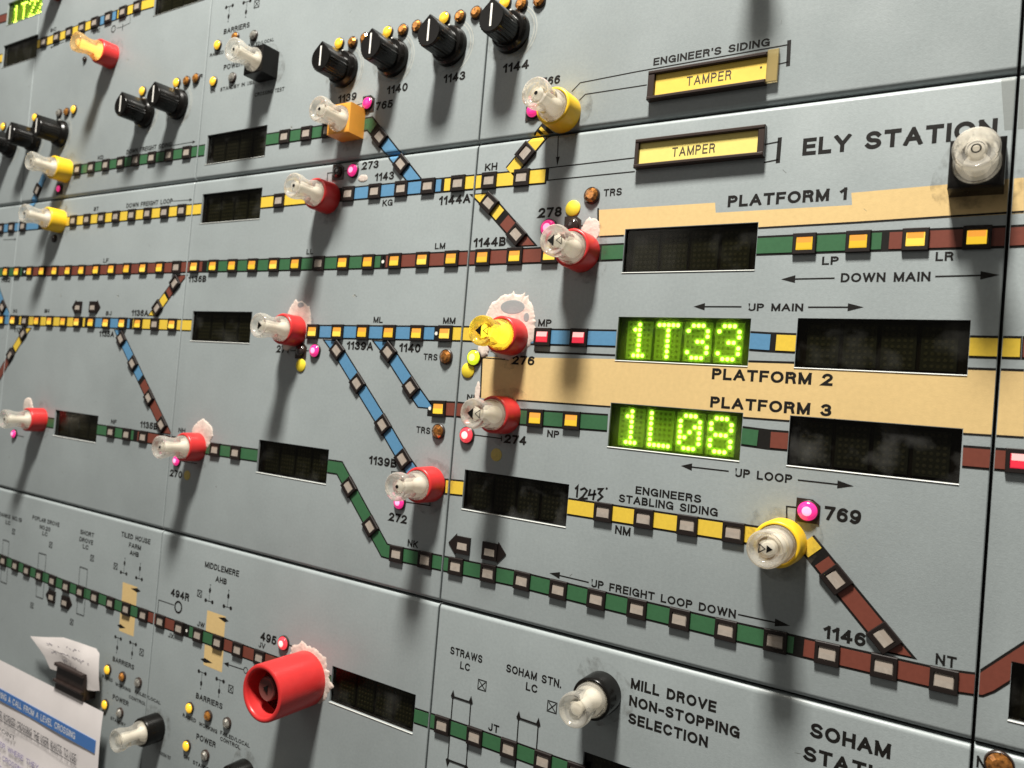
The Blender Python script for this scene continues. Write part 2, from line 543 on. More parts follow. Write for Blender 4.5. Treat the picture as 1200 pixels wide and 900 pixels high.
# ------------------------------------------------------------------ decals draped on the sheets
def clip(poly, ax, v, keep_less):
    out = []
    n = len(poly)
    for i in range(n):
        p, q = poly[i], poly[(i+1) % n]
        a = (v-p[ax]) if keep_less else (p[ax]-v)
        b = (v-q[ax]) if keep_less else (q[ax]-v)
        if a >= 0:
            out.append(p)
        if (a > 0 and b < 0) or (a < 0 and b > 0):
            t = a/(a-b)
            out.append((p[0]+t*(q[0]-p[0]), p[1]+t*(q[1]-p[1])))
    return out

def area2(p):
    return abs(sum(p[i][0]*p[(i+1) % len(p)][1]-p[(i+1) % len(p)][0]*p[i][1] for i in range(len(p))))

def punch(poly):
    """remove the display cut-outs from a polygon"""
    todo, eps = [poly], 0.15
    for h in HOLES:
        xs = [p[0] for p in poly]
        zs = [p[1] for p in poly]
        if min(xs) > h[1] or max(xs) < h[0] or min(zs) > h[3] or max(zs) < h[2]:
            continue
        nxt = []
        for q in todo:
            for ax, v, kl in ((0, h[0]-eps, True), (0, h[1]+eps, False), (1, h[2]-eps, True), (1, h[3]+eps, False)):
                r = clip(q, ax, v, kl) if q else []
                if len(r) > 2 and area2(r) > 0.01:
                    nxt.append(r)
                q = clip(q, ax, v, not kl) if q else []
                if len(q) < 3:
                    break
        todo = nxt
    return todo

class Decal:
    def __init__(s):
        s.p = {}
    def add(s, poly, h=0.06, thick=0.0):
        for q in punch(poly):
            xs = [p[0] for p in q]
            zs = [p[1] for p in q]
            for (ci, ri) in SHEETS:
                x0, x1 = COLX[ci]+GAP+0.2, COLX[ci+1]-GAP-0.2
                z0, z1 = ROWZ[ri]+GAP, ROWZ[ri+1]-GAP
                if max(xs) < x0 or min(xs) > x1 or max(zs) < z0 or min(zs) > z1:
                    continue
                c = q
                for ax, v, kl in ((0, x0, False), (0, x1, True)):
                    c = clip(c, ax, v, kl) if len(c) > 2 else []
                bands = [z0+0.02, z0+0.35, z0+0.9, z0+1.5, z0+RAD, z1-RAD, z1-1.5, z1-0.9, z1-0.35, z1-0.02]
                for b0, b1 in zip(bands, bands[1:]):
                    d = clip(clip(c, 1, b0, False), 1, b1, True) if len(c) > 2 else []
                    if len(d) < 3 or area2(d) < 0.002:
                        continue
                    mb = s.p.setdefault((ci, ri), MB())
                    n = len(d)
                    top = [(x, h+thick-surf(z, z0, z1), z) for x, z in d]
                    mb.face(top)
                    if thick:
                        for i in range(n):
                            a, b = top[i], top[(i+1) % n]
                            mb.face([a, b, (b[0], b[1]-thick, b[2]), (a[0], a[1]-thick, a[2])])
        return s
    def build(s, name, m, label=None, kind=None):
        out = []
        for k, mb in s.p.items():
            o = link(name, mb.mesh(name, m), SHEETS[k])
            if label:
                o['label'] = label
            if kind:
                o['kind'] = kind
            out.append(o)
        return out

def offset_line(pts, w, closed=False):
    """left and right offset points of a polyline with mitres"""
    L, Rr = [], []
    n = len(pts)
    for i in range(n):
        if closed:
            a, b, c = pts[(i-1) % n], pts[i], pts[(i+1) % n]
        else:
            a, b, c = pts[max(i-1, 0)], pts[i], pts[min(i+1, n-1)]
        def nrm(p, q):
            dx, dz = q[0]-p[0], q[1]-p[1]
            l = math.hypot(dx, dz) or 1e-9
            return (-dz/l, dx/l)
        n1 = nrm(a, b) if (closed or i > 0) else nrm(b, c)
        n2 = nrm(b, c) if (closed or i < n-1) else nrm(a, b)
        mx, mz = n1[0]+n2[0], n1[1]+n2[1]
        l2 = mx*mx+mz*mz
        k = 2.0/l2 if l2 > 0.15 else 2.0/0.15
        ox, oz = mx*k*w/2, mz*k*w/2
        L.append((b[0]+ox, b[1]+oz))
        Rr.append((b[0]-ox, b[1]-oz))
    return L, Rr

def ribbon(pts, w, closed=False):
    L, Rr = offset_line(pts, w, closed)
    n = len(pts)
    return [[L[i], L[(i+1) % n], Rr[(i+1) % n], Rr[i]] for i in range(n if closed else n-1)]

def line(d, pts_px, w=0.6, h=0.07, closed=False):
    for q in ribbon([S(*p) for p in pts_px], w, closed):
        d.add(q, h)

# ------------------------------------------------------------------ lettering (a plain stroke alphabet, as engraved)
def A(cx, cy, rx, ry, a0, a1, n=10):
    return [(cx+rx*cos(radians(a0+(a1-a0)*i/n)), cy+ry*sin(radians(a0+(a1-a0)*i/n))) for i in range(n+1)]
def E_(cx, cy, rx, ry):
    return ('c', A(cx, cy, rx, ry, 0, 360, 18)[:-1])
G = {
 'A': (.70, [[(0, 0), (.35, 1), (.70, 0)], [(.12, .32), (.58, .32)]]),
 'B': (.58, [[(0, .0), (0, 1), (.30, 1)]+A(.30, .76, .23, .24, 90, -90, 8)+[(0, .52)], [(0, 0), (.30, 0)]+A(.30, .26, .28, .26, -90, 90, 8)]),
 'C': (.68, [A(.36, .5, .36, .5, 38, 322, 16)]),
 'D': (.64, [[(0, 0), (0, 1), (.24, 1)]+A(.24, .5, .40, .5, 90, -90, 12)+[(0, 0)]]),
 'E': (.52, [[(.52, 1), (0, 1), (0, 0), (.52, 0)], [(0, .52), (.47, .52)]]),
 'F': (.50, [[(.50, 1), (0, 1), (0, 0)], [(0, .50), (.43, .50)]]),
 'G': (.72, [A(.37, .5, .37, .5, 42, 335, 16)+[(.71, .44), (.42, .44)], [(.71, .44), (.71, 0)]]),
 'H': (.60, [[(0, 0), (0, 1)], [(.60, 0), (.60, 1)], [(0, .52), (.60, .52)]]),
 'I': (.0, [[(0, 0), (0, 1)]]),
 'J': (.42, [[(.42, 1), (.42, .26)]+A(.21, .24, .21, .24, 0, -170, 8)]),
 'K': (.60, [[(0, 0), (0, 1)], [(.58, 1), (0, .36)], [(.20, .56), (.62, 0)]]),
 'L': (.48, [[(0, 1), (0, 0), (.48, 0)]]),
 'M': (.72, [[(0, 0), (0, 1)], [(0, 1), (.36, .02), (.72, 1)], [(.72, 1), (.72, 0)]]),
 'N': (.60, [[(0, 0), (0, 1)], [(0, 1), (.60, 0)], [(.60, 0), (.60, 1)]]),
 'O': (.76, [E_(.38, .5, .38, .5)]),
 'P': (.55, [[(0, 0), (0, 1), (.30, 1)]+A(.30, .74, .25, .26, 90, -90, 8)+[(0, .48)]]),
 'R': (.60, [[(0, 0), (0, 1), (.30, 1)]+A(.30, .75, .26, .25, 90, -90, 8)+[(0, .50)], [(.33, .50), (.48, .40), (.56, 0)]]),
 'S': (.60, [A(.30, .745, .27, .255, 25, 262, 12)+A(.30, .245, .30, .245, 82, -158, 12)]),
 'T': (.62, [[(0, 1), (.62, 1)], [(.31, 1), (.31, 0)]]),
 'U': (.58, [[(0, 1), (0, .30)]+A(.29, .30, .29, .30, 180, 360, 10)+[(.58, 1)]]),
 'V': (.66, [[(0, 1), (.33, 0), (.66, 1)]]),
 'W': (.96, [[(0, 1), (.24, 0), (.48, 1), (.72, 0), (.96, 1)]]),
 'X': (.62, [[(0, 0), (.62, 1)], [(0, 1), (.62, 0)]]),
 'Y': (.66, [[(0, 1), (.33, .44), (.66, 1)], [(.33, .44), (.33, 0)]]),
 'Z': (.58, [[(0, 1), (.58, 1), (0, 0), (.58, 0)]]),
 '0': (.54, [E_(.27, .5, .27, .5)]),
 '1': (.26, [[(0, .74), (.26, .98)], [(.26, 1), (.26, 0)]]),
 '2': (.54, [A(.27, .73, .26, .27, 172, -38, 10)+[(0, 0), (.54, 0)]]),
 '3': (.54, [A(.26, .755, .24, .245, 160, -85, 10), A(.26, .26, .28, .26, 85, -160, 10)]),
 '4': (.58, [[(.42, 0), (.42, 1)], [(.42, 1), (0, .28)], [(0, .28), (.58, .28)]]),
 '5': (.54, [[(.49, 1), (.10, 1), (.05, .50)]+A(.26, .32, .28, .32, 130, -155, 12)]),
 '6': (.54, [E_(.27, .31, .27, .31), A(.32, .48, .32, .52, 55, 185, 8)]),
 '7': (.52, [[(0, 1), (.52, 1)], [(.52, 1), (.17, 0)]]),
 '8': (.54, [E_(.27, .755, .23, .245), E_(.27, .265, .27, .265)]),
 '9': (.54, [E_(.27, .69, .27, .31), A(.22, .52, .32, .52, 235, 365, 8)]),
 '.': (.0, [[(0, 0), (0, .02)]]),
 '-': (.36, [[(0, .40), (.36, .40)]]),
 "'": (.0, [[(0, 1), (0, .78)]]),
 '/': (.36, [[(0, 0), (.36, 1)]]),
 ',': (.05, [[(.05, .05), (0, -.1)]]),
}
def text_polys(txt, x, z, H, w=0.15, width=None, gap=0.13, space=0.62):
    """quads for a word, baseline left at (x,z), cap height H"""
    adv, items = 0.0, []
    for ch in txt:
        if ch == ' ':
            adv += space
            continue
        gw, st = G[ch]
        items.append((adv, st))
        adv += gw+w+gap
    nat = adv-gap
    kx = (width/(nat*H)) if width else 1.0
    out = []
    n = 0
    for a, st in items:
        for s in st:
            closed = isinstance(s, tuple)
            pts = s[1] if closed else s
            pp = [(a+w/2+p[0], w/2+p[1]*(1-w)) for p in pts]
            if not closed:                        # square ends
                for e, i in ((0, 1), (-1, -2)):
                    dx, dz = pp[e][0]-pp[i][0], pp[e][1]-pp[i][1]
                    l = math.hypot(dx, dz) or 1
                    pp[e] = (pp[e][0]+dx/l*w/2, pp[e][1]+dz/l*w/2)
            for q in ribbon(pp, w, closed):
                q = clip(clip(q, 1, 0.0 if min(p[1] for p in pp) > -.05 else -.3, False), 1, 1.0, True)
                if len(q) > 2:
                    out.append(([(x+p[0]*H*kx, z+p[1]*H) for p in q], n % 7))
                n += 1
    return out

def sheet_of(x, z):
    ci = max(0, min(4, sum(x > c for c in COLX)-1))
    ri = max(0, min(2, sum(z > c for c in ROWZ)-1))
    return ci, ri

def T(txt, p0, x1px, H, w=None, m='black_print', y1=None):
    """lettering on the panel from photo baseline-left p0 to the right end at x1px"""
    a = S(*p0)
    w = w or (0.225 if H >= 4.4 else 0.20)
    # right end lies on the same panel height
    lo, hi = a[0], a[0]+160
    for _ in range(40):
        mid = (lo+hi)/2
        q = project(mid, a[1])
        if q[0] < x1px:
            lo = mid
        else:
            hi = mid
    width = lo-a[0]
    d = Decal()
    for q, k in text_polys(txt, a[0], a[1], H, w, width):
        d.add(q, 0.05+0.006*k)
    d.build('lettering', m, 'black lettering reading '+txt if txt else None)
    return a, width

def project(X, Z, h=0.0):
    d = (X-CAM[0], -h-CAM[1], Z-CAM[2])
    q = [sum(R[i][j]*d[j] for j in range(3)) for i in range(3)]
    return 600+F_PX*q[0]/q[2], 450+F_PX*q[1]/q[2]

# ------------------------------------------------------------------ platform bands (painted areas)
def band(name, poly_px, h=0.02):
    d = Decal()
    d.add([S(*p) for p in poly_px], h)
    d.build(name, 'cream', 'cream painted band')

d = Decal()
for poly in ([(701, 246), (838, 237.5), (840, 270), (701, 277)],
             [(838.72, 249.3), (998.6, 240.3), (999.9, 262), (840, 270)],
             [(997.7, 226), (1116, 215.5), (1200, 208), (1200, 250), (1116, 255), (999.9, 262)]):
    d.add([S(*p) for p in poly], 0.03)
d.build('platform_band', 'cream', 'cream band around the PLATFORM 1 lettering')
d = Decal()
for poly in ([(565, 418), (880, 423.5), (877, 490), (563, 466.5)],
             [(880, 423.5), (1200, 434.5), (1200, 512), (1131, 508), (877, 490)]):
    d.add([S(*p) for p in poly], 0.03)
d.build('platform_band', 'cream', 'wide cream band carrying PLATFORM 2 and PLATFORM 3')

def lines(name, items):
    for pts, w in items:
        d = Decal()
        line(d, pts, w)
        d.build(name, 'black_print')
lines('band_outline', [([(701, 244), (701, 278)], 0.9), ([(702.5, 277.4), (731, 276)], .8), ([(884, 267.5), (1000, 261), (1200, 248)], 0.8),
    ([(565, 420), (563, 466)], 0.9), ([(627, 412.5), (721, 416.3)], .9), ([(877, 423.4), (932, 425)], .9), ([(1134, 431.8), (1177, 433.2), (1200, 434)], 0.9),
    ([(605, 469), (716, 476.7)], .8), ([(868, 489.2), (926, 493.5)], .8), ([(1126, 508.3), (1131, 508.5), (1200, 512.7)], 0.8)])
# grey patch behind the PLATFORM 1 word is bare sheet: the band steps round it

# ------------------------------------------------------------------ square track lamps (one mesh of each, shared)
def lamp_meshes():
    w, hh = 4.6, 4.4
    b = MB()
    iw, ih = 3.3, 2.7
    def rr(x, z, h):
        return [(-x, h, -z), (x, h, -z), (x, h, z), (-x, h, z)]
    b.grid([rr(w, hh, 0), rr(w, hh, 1.35), rr(w-.25, hh-.25, 1.6), rr(iw, ih, 1.6), rr(iw-.1, ih-.1, 0.7)], 0, True, False, True)
    bz = b.mesh('bezel', 'bezel')
    res = {}
    for st in ('off', 'y', 'r'):
        l = MB()
        x0, z0, zt, zm = 3.2, -2.6, 2.6, 0.15
        k = 1.0 if st == 'off' else 1.25      # lit lenses stand a little prouder
        # lens with a broad lower face and an upper face that slopes back
        l.grid([[(-x0, .7, z0), (x0, .7, z0), (x0, .7, zt), (-x0, .7, zt)],
                [(-x0, 1.15*k, z0), (x0, 1.15*k, z0), (x0-.1, 1.0*k, zt), (-x0+.1, 1.0*k, zt)]], 0, True, True, False)
        l.face([(-x0, 1.15*k, z0), (x0, 1.15*k, z0), (x0-.25, 1.5*k, z0+.45), (-x0+.25, 1.5*k, z0+.45)], 0)
        l.face([(-x0+.25, 1.5*k, z0+.45), (x0-.25, 1.5*k, z0+.45), (x0-.3, 1.45*k, zm), (-x0+.3, 1.45*k, zm)], 0)
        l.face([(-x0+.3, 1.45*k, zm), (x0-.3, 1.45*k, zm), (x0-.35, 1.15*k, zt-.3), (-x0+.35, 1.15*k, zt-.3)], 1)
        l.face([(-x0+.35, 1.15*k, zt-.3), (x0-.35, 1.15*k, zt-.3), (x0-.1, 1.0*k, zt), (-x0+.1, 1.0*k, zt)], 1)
        l.face([(x0-.25, 1.5*k, z0+.45), (x0, 1.15*k, z0), (x0-.1, 1.0*k, zt), (x0-.35, 1.15*k, zt-.3), (x0-.3, 1.45*k, zm)], 0)
        l.face([(-x0+.25, 1.5*k, z0+.45), (-x0+.3, 1.45*k, zm), (-x0+.35, 1.15*k, zt-.3), (-x0+.1, 1.0*k, zt), (-x0, 1.15*k, z0)], 0)
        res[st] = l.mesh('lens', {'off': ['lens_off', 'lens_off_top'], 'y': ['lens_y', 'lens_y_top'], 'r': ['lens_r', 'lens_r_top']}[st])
        if st == 'y':
            for i_ in range(2):
                res['y%d' % i_] = l.mesh('lens', ['lens_y%d' % i_, 'lens_y_top'])
    return bz, res
BZ, LENS = lamp_meshes()
STN = {'off': 'unlit cream', 'y': 'glowing amber', 'r': 'glowing red'}
def track_lamp(X, Z, ang, st, label, group):
    r = root('track_lamp', label, 'indicator lamp', X, Z, group, -ang)
    link('bezel', BZ, r)
    link('lens', LENS[random.choice(['y', 'y0', 'y1']) if st == 'y' else st], r, (random.uniform(-.12, .12), 0, random.uniform(-.1, .1)))
    return r

# ------------------------------------------------------------------ coloured track strips
BAND_W, SEG_W = 8.5, 6.6
def run(desc, pts_px, axis, zones, lamps, dots=(), cut=(None, None), outline=None, ext=0):
    """pts_px: centre line; axis 0/1: the photo coordinate the items are given in"""
    pm = [S(*p) for p in pts_px]
    cum = [0.0]
    for a, b in zip(pm, pm[1:]):
        cum.append(cum[-1]+math.hypot(b[0]-a[0], b[1]-a[1]))
    sgn = 1 if pts_px[-1][axis] > pts_px[0][axis] else -1
    def at(v):
        for i in range(len(pts_px)-1):
            a, b = pts_px[i][axis], pts_px[i+1][axis]
            if (v-a)*sgn >= -1e-6 and (b-v)*sgn >= -1e-6 or (i == len(pts_px)-2 and (v-b)*sgn > 0) or (i == 0 and (v-a)*sgn < 0):
                t = (v-a)/(b-a)
                q = S(pts_px[i][0]+t*(pts_px[i+1][0]-pts_px[i][0]), pts_px[i][1]+t*(pts_px[i+1][1]-pts_px[i][1]))
                dx, dz = pm[i+1][0]-pm[i][0], pm[i+1][1]-pm[i][1]
                l = math.hypot(dx, dz)
                return cum[i]+((q[0]-pm[i][0])*dx+(q[1]-pm[i][1])*dz)/l, i
        return 0.0, 0
    def pos(s):
        for i in range(len(pm)-1):
            if s <= cum[i+1] or i == len(pm)-2:
                t = (s-cum[i])/(cum[i+1]-cum[i])
                a, b = pm[i], pm[i+1]
                return (a[0]+t*(b[0]-a[0]), a[1]+t*(b[1]-a[1])), math.atan2(b[1]-a[1], b[0]-a[0])
    def sub(s0, s1):
        return [pos(s0)[0]]+[pm[i] for i in range(len(pm)) if s0+.3 < cum[i] < s1-.3]+[pos(s1)[0]]
    def strip(s0, s1, w, c0=None, c1=None):
        pts = sub(s0, s1)
        L, Rr = offset_line(pts, w)
        def cutz(P, Q, z):      # slide P along the line P-Q to the height z
            if abs(Q[1]-P[1]) < 1e-6:
                return P
            t = (z-P[1])/(Q[1]-P[1])
            return (P[0]+t*(Q[0]-P[0]), z)
        if c0 is not None:
            L[0], Rr[0] = cutz(L[0], L[1], c0), cutz(Rr[0], Rr[1], c0)
        if c1 is not None:
            L[-1], Rr[-1] = cutz(L[-1], L[-2], c1), cutz(Rr[-1], Rr[-2], c1)
        return [[L[i], L[i+1], Rr[i+1], Rr[i]] for i in range(len(pts)-1)]
    tot = cum[-1]
    c0 = pm[0][1] if cut[0] else None
    c1 = pm[-1][1] if cut[1] else None
    for o0, o1 in (outline or [(None, None)]):
        d = Decal()
        a = 0.0 if o0 is None else at(o0)[0]
        b = tot if o1 is None else at(o1)[0]
        for q in strip(a, b, BAND_W, c0 if a == 0 else None, c1 if b == tot else None):
            d.add(q, 0.05)
        d.build('track_outline', 'black_print')
    ls = []
    for v, st in lamps:
        s = at(v)[0]
        ls.append(s)
    hw = 4.5
    for z in zones:
        col, a, b = z[:3]
        s0, s1 = at(a)[0], at(b)[0]
        if s1 < s0:
            s0, s1 = s1, s0
        cuts = sorted(s for s in ls if s0-hw < s < s1+hw)
        cur = s0
        spans = []
        for c in cuts:
            if c-hw-cur > 0.7:
                spans.append((cur, c-hw))
            cur = c+hw
        if s1-cur > 0.7:
            spans.append((cur, s1))
        for a_, b_ in spans:
            e0 = c0 + (.7 if pm[0][1] < pm[-1][1] else -.7) if (c0 is not None and a_ <= 0.8) else None
            e1 = c1 + (.7 if pm[-1][1] < pm[0][1] else -.7) if (c1 is not None and b_ >= tot-.8) else None
            dd = Decal()
            for q in strip(max(a_, 0), min(b_, tot), SEG_W, e0, e1):
                dd.add(q, 0.06, 0.18)
            dd.build('track_segment', col)
    for v in dots:
        (x, z), an = pos(at(v)[0])
        dd = Decal()
        dd.add([(x+1.0*cos(2*pi*i/12), z+1.0*sin(2*pi*i/12)) for i in range(12)], 0.27)
        dd.build('joint_dot', 'white', 'white dot between two track sections')
    order = sorted(range(len(lamps)), key=lambda i: (pts_px[0][0] <= pts_px[-1][0] or True) and project(*pos(ls[i])[0])[0])
    for k, i in enumerate(order):
        (x, z), an = pos(ls[i])
        if an > pi/2: an -= pi
        if an < -pi/2: an += pi
        lab = '%s lamp, %s from left on the %s' % (STN[lamps[i][1]], ORD[k], desc) if len(lamps) > 1 else \
              '%s lamp, the only one on the %s' % (STN[lamps[i][1]], desc)
        if len(lab.split()) > 16:
            print('LONG', lab)
        track_lamp(x, z, an, lamps[i][1], lab, 'lamps on the '+desc)

# down main strip
run('long brown and green strip below LL', [(-14, 320), (0, 319), (100, 317), (225, 312.7), (300, 311), (447, 306.8), (600, 300.6), (650, 298.6), (735, 295)], 0,
    [('green', -14, 25.5), ('brown', 32, 237), ('green', 243, 446), ('brown', 452.5, 690), ('green', 705, 735)],
    [(8, 'y'), (21, 'y'), (36, 'y'), (50.5, 'y'), (65.5, 'y'), (81, 'y'), (97, 'y'), (114, 'y'), (132, 'y'), (150, 'y'), (169, 'y'),
     (188.5, 'y'), (208, 'off'), (229, 'y'), (251, 'y'), (273.5, 'y'), (297, 'y'), (322, 'y'), (347.5, 'y'), (374.5, 'off'), (403, 'y'),
     (432.5, 'y')], dots=(29, 449), outline=[(None, None)])
run('brown strip below the LM lettering', [(449, 306.7), (600, 300.6), (650, 298.6), (690, 296.9)], 0, [],
    [(463.5, 'y'), (496, 'y'), (530, 'y'), (566.5, 'y'), (604, 'y'), (645, 'y')], outline=[(449, 450)])
run('strip above the DOWN MAIN lettering', [(886, 288.3), (1030, 282.5), (1184, 277.3), (1210, 276)], 0,
    [('green', 886, 1033), ('brown', 1042, 1210)], [(943, 'y'), (1006, 'y'), (1073, 'y'), (1145, 'y')])
# up main strip
run('left yellow and blue strip beside 1136A', [(-14, 374), (0, 375), (225, 381.3)], 0,
    [('blue', -14, 12.5), ('blue', 11, 13), ('yellow', 23, 26), ('yellow', 34, 95), ('yellow', 97.5, 99.5), ('blue', 112, 141), ('blue', 149.5, 152), ('yellow', 156, 225)],
    [(3, 'y'), (16.5, 'y'), (30, 'off'), (44.5, 'y'), (59.5, 'y'), (75.5, 'y'), (91.5, 'y'), (108, 'y'), (125.5, 'y'), (144.5, 'y'), (163, 'y'), (182.5, 'off'), (203, 'y')])
run('blue strip below the ML lettering', [(340, 387.7), (357, 388.5), (545, 391.3), (600, 393.7), (620, 394.5), (722, 396.8)], 0,
    [('blue', 361.3, 362.5), ('blue', 375, 509), ('yellow', 531, 590), ('blue', 616, 722)],
    [(367.5, 'y'), (396.5, 'y'), (426, 'y'), (457, 'y'), (489.5, 'y'), (522.5, 'y'), (636.5, 'r'), (679, 'r')], dots=(511.5,))
run('strip right of the 1T33 display', [(877, 399.5), (900, 401), (934, 402.5)], 0,
    [('blue', 877, 902.5), ('yellow', 909.5, 934)], [])
run('yellow strip at the right seam', [(1136, 406.3), (1155, 406.8), (1197, 407.7)], 0, [('yellow', 1136, 1195.5)], [])
run('brown strip at the right photo edge', [(1197.5, 407.7), (1230, 408.5)], 0, [('brown', 1199, 1230)], [])
# up loop strip
run('brown strip below points 1140', [(501, 478.4), (537, 480), (605, 488)], 0, [('brown', 521, 600)], [(515, 'y')], dots=(504,))
run('green strip above the NP lettering', [(600, 488), (712, 495.7)], 0, [('green', 600, 714)], [(628, 'y'), (670.5, 'y')])
run('short green and brown strip above the UP LOOP lettering', [(869, 510.8), (900, 515), (924, 517)], 0,
    [('green', 869, 888), ('brown', 903, 924)], [])
run('brown strip right of the smeared display', [(1128, 535), (1180, 539.2), (1215, 542)], 0, [('brown', 1128, 1215)], [(1196, 'r')])
# yellow stabling siding
run('yellow strip under STABLING SIDING', [(520, 570), (545, 572.5), (665, 593.5), (880, 627), (925, 634)], 0,
    [('yellow', 522.5, 526), ('yellow', 528, 543), ('yellow', 663, 900)], [(707.5, 'off'), (755, 'off'), (806, 'off'), (860, 'off')], outline=[(None, 545), (660, None)])
run('brown diagonal leading down to points 1146', [(944, 634), (980, 678.5), (1036, 747), (1054, 768.5)], 0,
    [('yellow', 944, 955), ('brown', 963, 1054)], [(980, 'off'), (1036, 'off')], cut=(None, True))
# NK / up freight loop
run('green strip left of points 1135B', [(40, 491.5), (53, 494.5), (68, 497)], 0, [('green', 49, 68)], [(47, 'off')])
run('green and brown strip around points 1135B', [(112, 503), (180, 514), (235, 524.5)], 0,
    [('green', 112, 156.5), ('brown', 161.5, 228)], [(131, 'off'), (149.5, 'off'), (169, 'off')])
run('green strip right of red button 270', [(232, 524), (302, 534)], 0, [('green', 240, 304)], [(253, 'off'), (277, 'off')])
run('green NK and freight loop strip', [(382, 546), (398, 548.5), (450.5, 645), (465, 649), (599, 677), (700, 702), (851, 738), (909, 751), (969, 765.5), (1106, 797), (1147, 802.5), (1156, 799), (1215, 761)], 0,
    [('green', 382, 930), ('brown', 942, 1215)],
    [(410, 'off'), (435, 'off'), (465.5, 'off'), (499, 'off'), (535, 'off'), (573, 'off'), (612.5, 'off'), (655, 'off'), (699.5, 'off'),
     (747, 'off'), (797, 'off'), (851, 'off'), (909, 'off'), (969.5, 'off'), (1036, 'off'), (1106, 'off')])
# bottom strip
run('lower left strip through both crossings', [(-14, 649), (0, 655), (78, 687), (149, 713.5), (211, 736), (256, 752.5), (305, 770.5), (345, 785)], 0,
    [('green', -14, 161), ('brown', 174, 214), ('green', 222, 249.5), ('brown', 263, 345)],
    [(5, 'off'), (19, 'off'), (32.5, 'off'), (47, 'off'), (62.5, 'off'), (78.5, 'off'), (95, 'off'), (112, 'off'), (130.5, 'off'), (149, 'off'),
     (169, 'off'), (189, 'off'), (211, 'off'), (233, 'off'), (256, 'off'), (279.5, 'off'), (305, 'off')], dots=(219,))
run('green stub', [(376, 796), (392, 801.5)], 0, [('green', 376, 392)], [])
run('green JT strip through the STRAWS crossing', [(483, 837.3), (486, 838.5), (519, 849.5), (597, 877), (637, 891.5), (720, 921)], 0,
    [('green', 483, 720)], [(519, 'off'), (557, 'off'), (597, 'off'), (637, 'off'), (676, 'off')])
# green strip of signal 765
run('green strip below DOWN FREIGHT SIDING', [(80, 201), (150, 189.5), (240, 176)], 0, [('green', 84, 242)],
    [(92, 'off'), (108, 'off'), (125, 'off'), (142.5, 'off'), (160, 'off'), (179, 'off'), (199, 'off'), (220, 'off')])
run('green strip left of the orange square button', [(308, 164.5), (385, 153), (410, 149)], 0, [('green', 308, 410)], [(334.5, 'off'), (360, 'off'), (385, 'off')])
run('blue diagonal right of the orange square button', [(422, 147), (433.5, 145), (486, 212)], 0, [('green', 422, 438), ('blue', 441.5, 486)],
    [(446, 'off'), (471, 'off')], cut=(None, True))
# yellow freight loop and blue KG strip
run('blue strip at the left edge', [(-14, 269.5), (60, 262)], 0, [('blue', -14, 45)], [(2, 'off'), (14.5, 'off'), (28, 'off')])
run('blue diagonal between the two yellow buttons', [(52, 206), (45, 223), (30, 257)], 1, [('blue', 206, 257)], [(223, 'off')])
run('yellow strip below DOWN FREIGHT LOOP', [(76, 260), (155, 252.3), (238, 244.8)], 0, [('yellow', 76, 240)],
    [(87, 'off'), (103, 'off'), (120, 'off'), (137, 'off'), (155.5, 'off'), (174, 'off'), (194, 'off'), (214, 'off')])
run('yellow strip left of red button 273', [(303, 237.8), (380, 230)], 0, [('yellow', 303, 360)], [(328, 'off')])
run('blue and yellow strip through points 1144A', [(385, 229.5), (409, 227.5), (471, 221.5), (540, 215), (641, 206)], 0,
    [('blue', 416, 496), ('blue', 511, 517), ('yellow', 521, 603), ('yellow', 620, 639)],
    [(409, 'off'), (440, 'off'), (471, 'off'), (502.5, 'off'), (537.5, 'off'), (574, 'off'), (612, 'off')])
run('yellow diagonal below the yellow button', [(598, 202), (616.5, 180), (642, 149)], 1, [('yellow', 202, 159), ('yellow', 156, 153)], [(180, 'off')])
run('yellow and brown diagonal beside 1144B', [(562, 226.5), (574, 238.5), (606, 275), (618, 289)], 0,
    [('yellow', 562, 586), ('brown', 591, 618)], [(574, 'off'), (606, 'off')], cut=(True, True))
# top left strip
run('top left yellow and blue strip', [(38, 54), (52.5, 49.7), (97, 32.7), (162, 8), (186, 1)], 0,
    [('yellow', 41, 115), ('blue', 118, 124), ('blue', 132, 136), ('yellow', 138, 141), ('yellow', 150, 186)],
    [(52.5, 'off'), (67.5, 'off'), (82, 'off'), (97, 'off'), (112, 'off'), (128, 'off'), (145, 'off'), (162, 'off')])
run('yellow strip at the top left edge', [(-14, 73), (3, 68)], 0, [('yellow', -14, 3)], [])
run('brown strip left of the 1T22 display', [(-14, 27), (9, 20)], 0, [('brown', -14, 9)], [])
# diagonals on the left
run('brown and yellow diagonal beside 1136B', [(214, 322), (206, 332), (178.5, 370.5)], 1, [('brown', 322, 345), ('yellow', 348, 370)],
    [(332, 'off'), (361, 'off')], cut=(True, True))
run('blue and brown diagonal below 1135A', [(138.5, 386), (143, 397), (190.5, 497.5), (196, 509)], 1,
    [('blue', 386, 443), ('brown', 448, 509)], [(397, 'off'), (426, 'off'), (466, 'off'), (497.5, 'off')], cut=(True, True))
run('yellow and brown diagonal at the left edge', [(33, 384), (28, 391), (13, 416), (-4, 446)], 1, [('yellow', 384, 409), ('brown', 413, 446)],
    [(391, 'off'), (416, 'off')], cut=(True, None))
run('short blue diagonal at the left edge', [(-6, 332), (4, 360), (9, 371)], 1, [('blue', 332, 371)], [(360, 'off')], cut=(None, True))
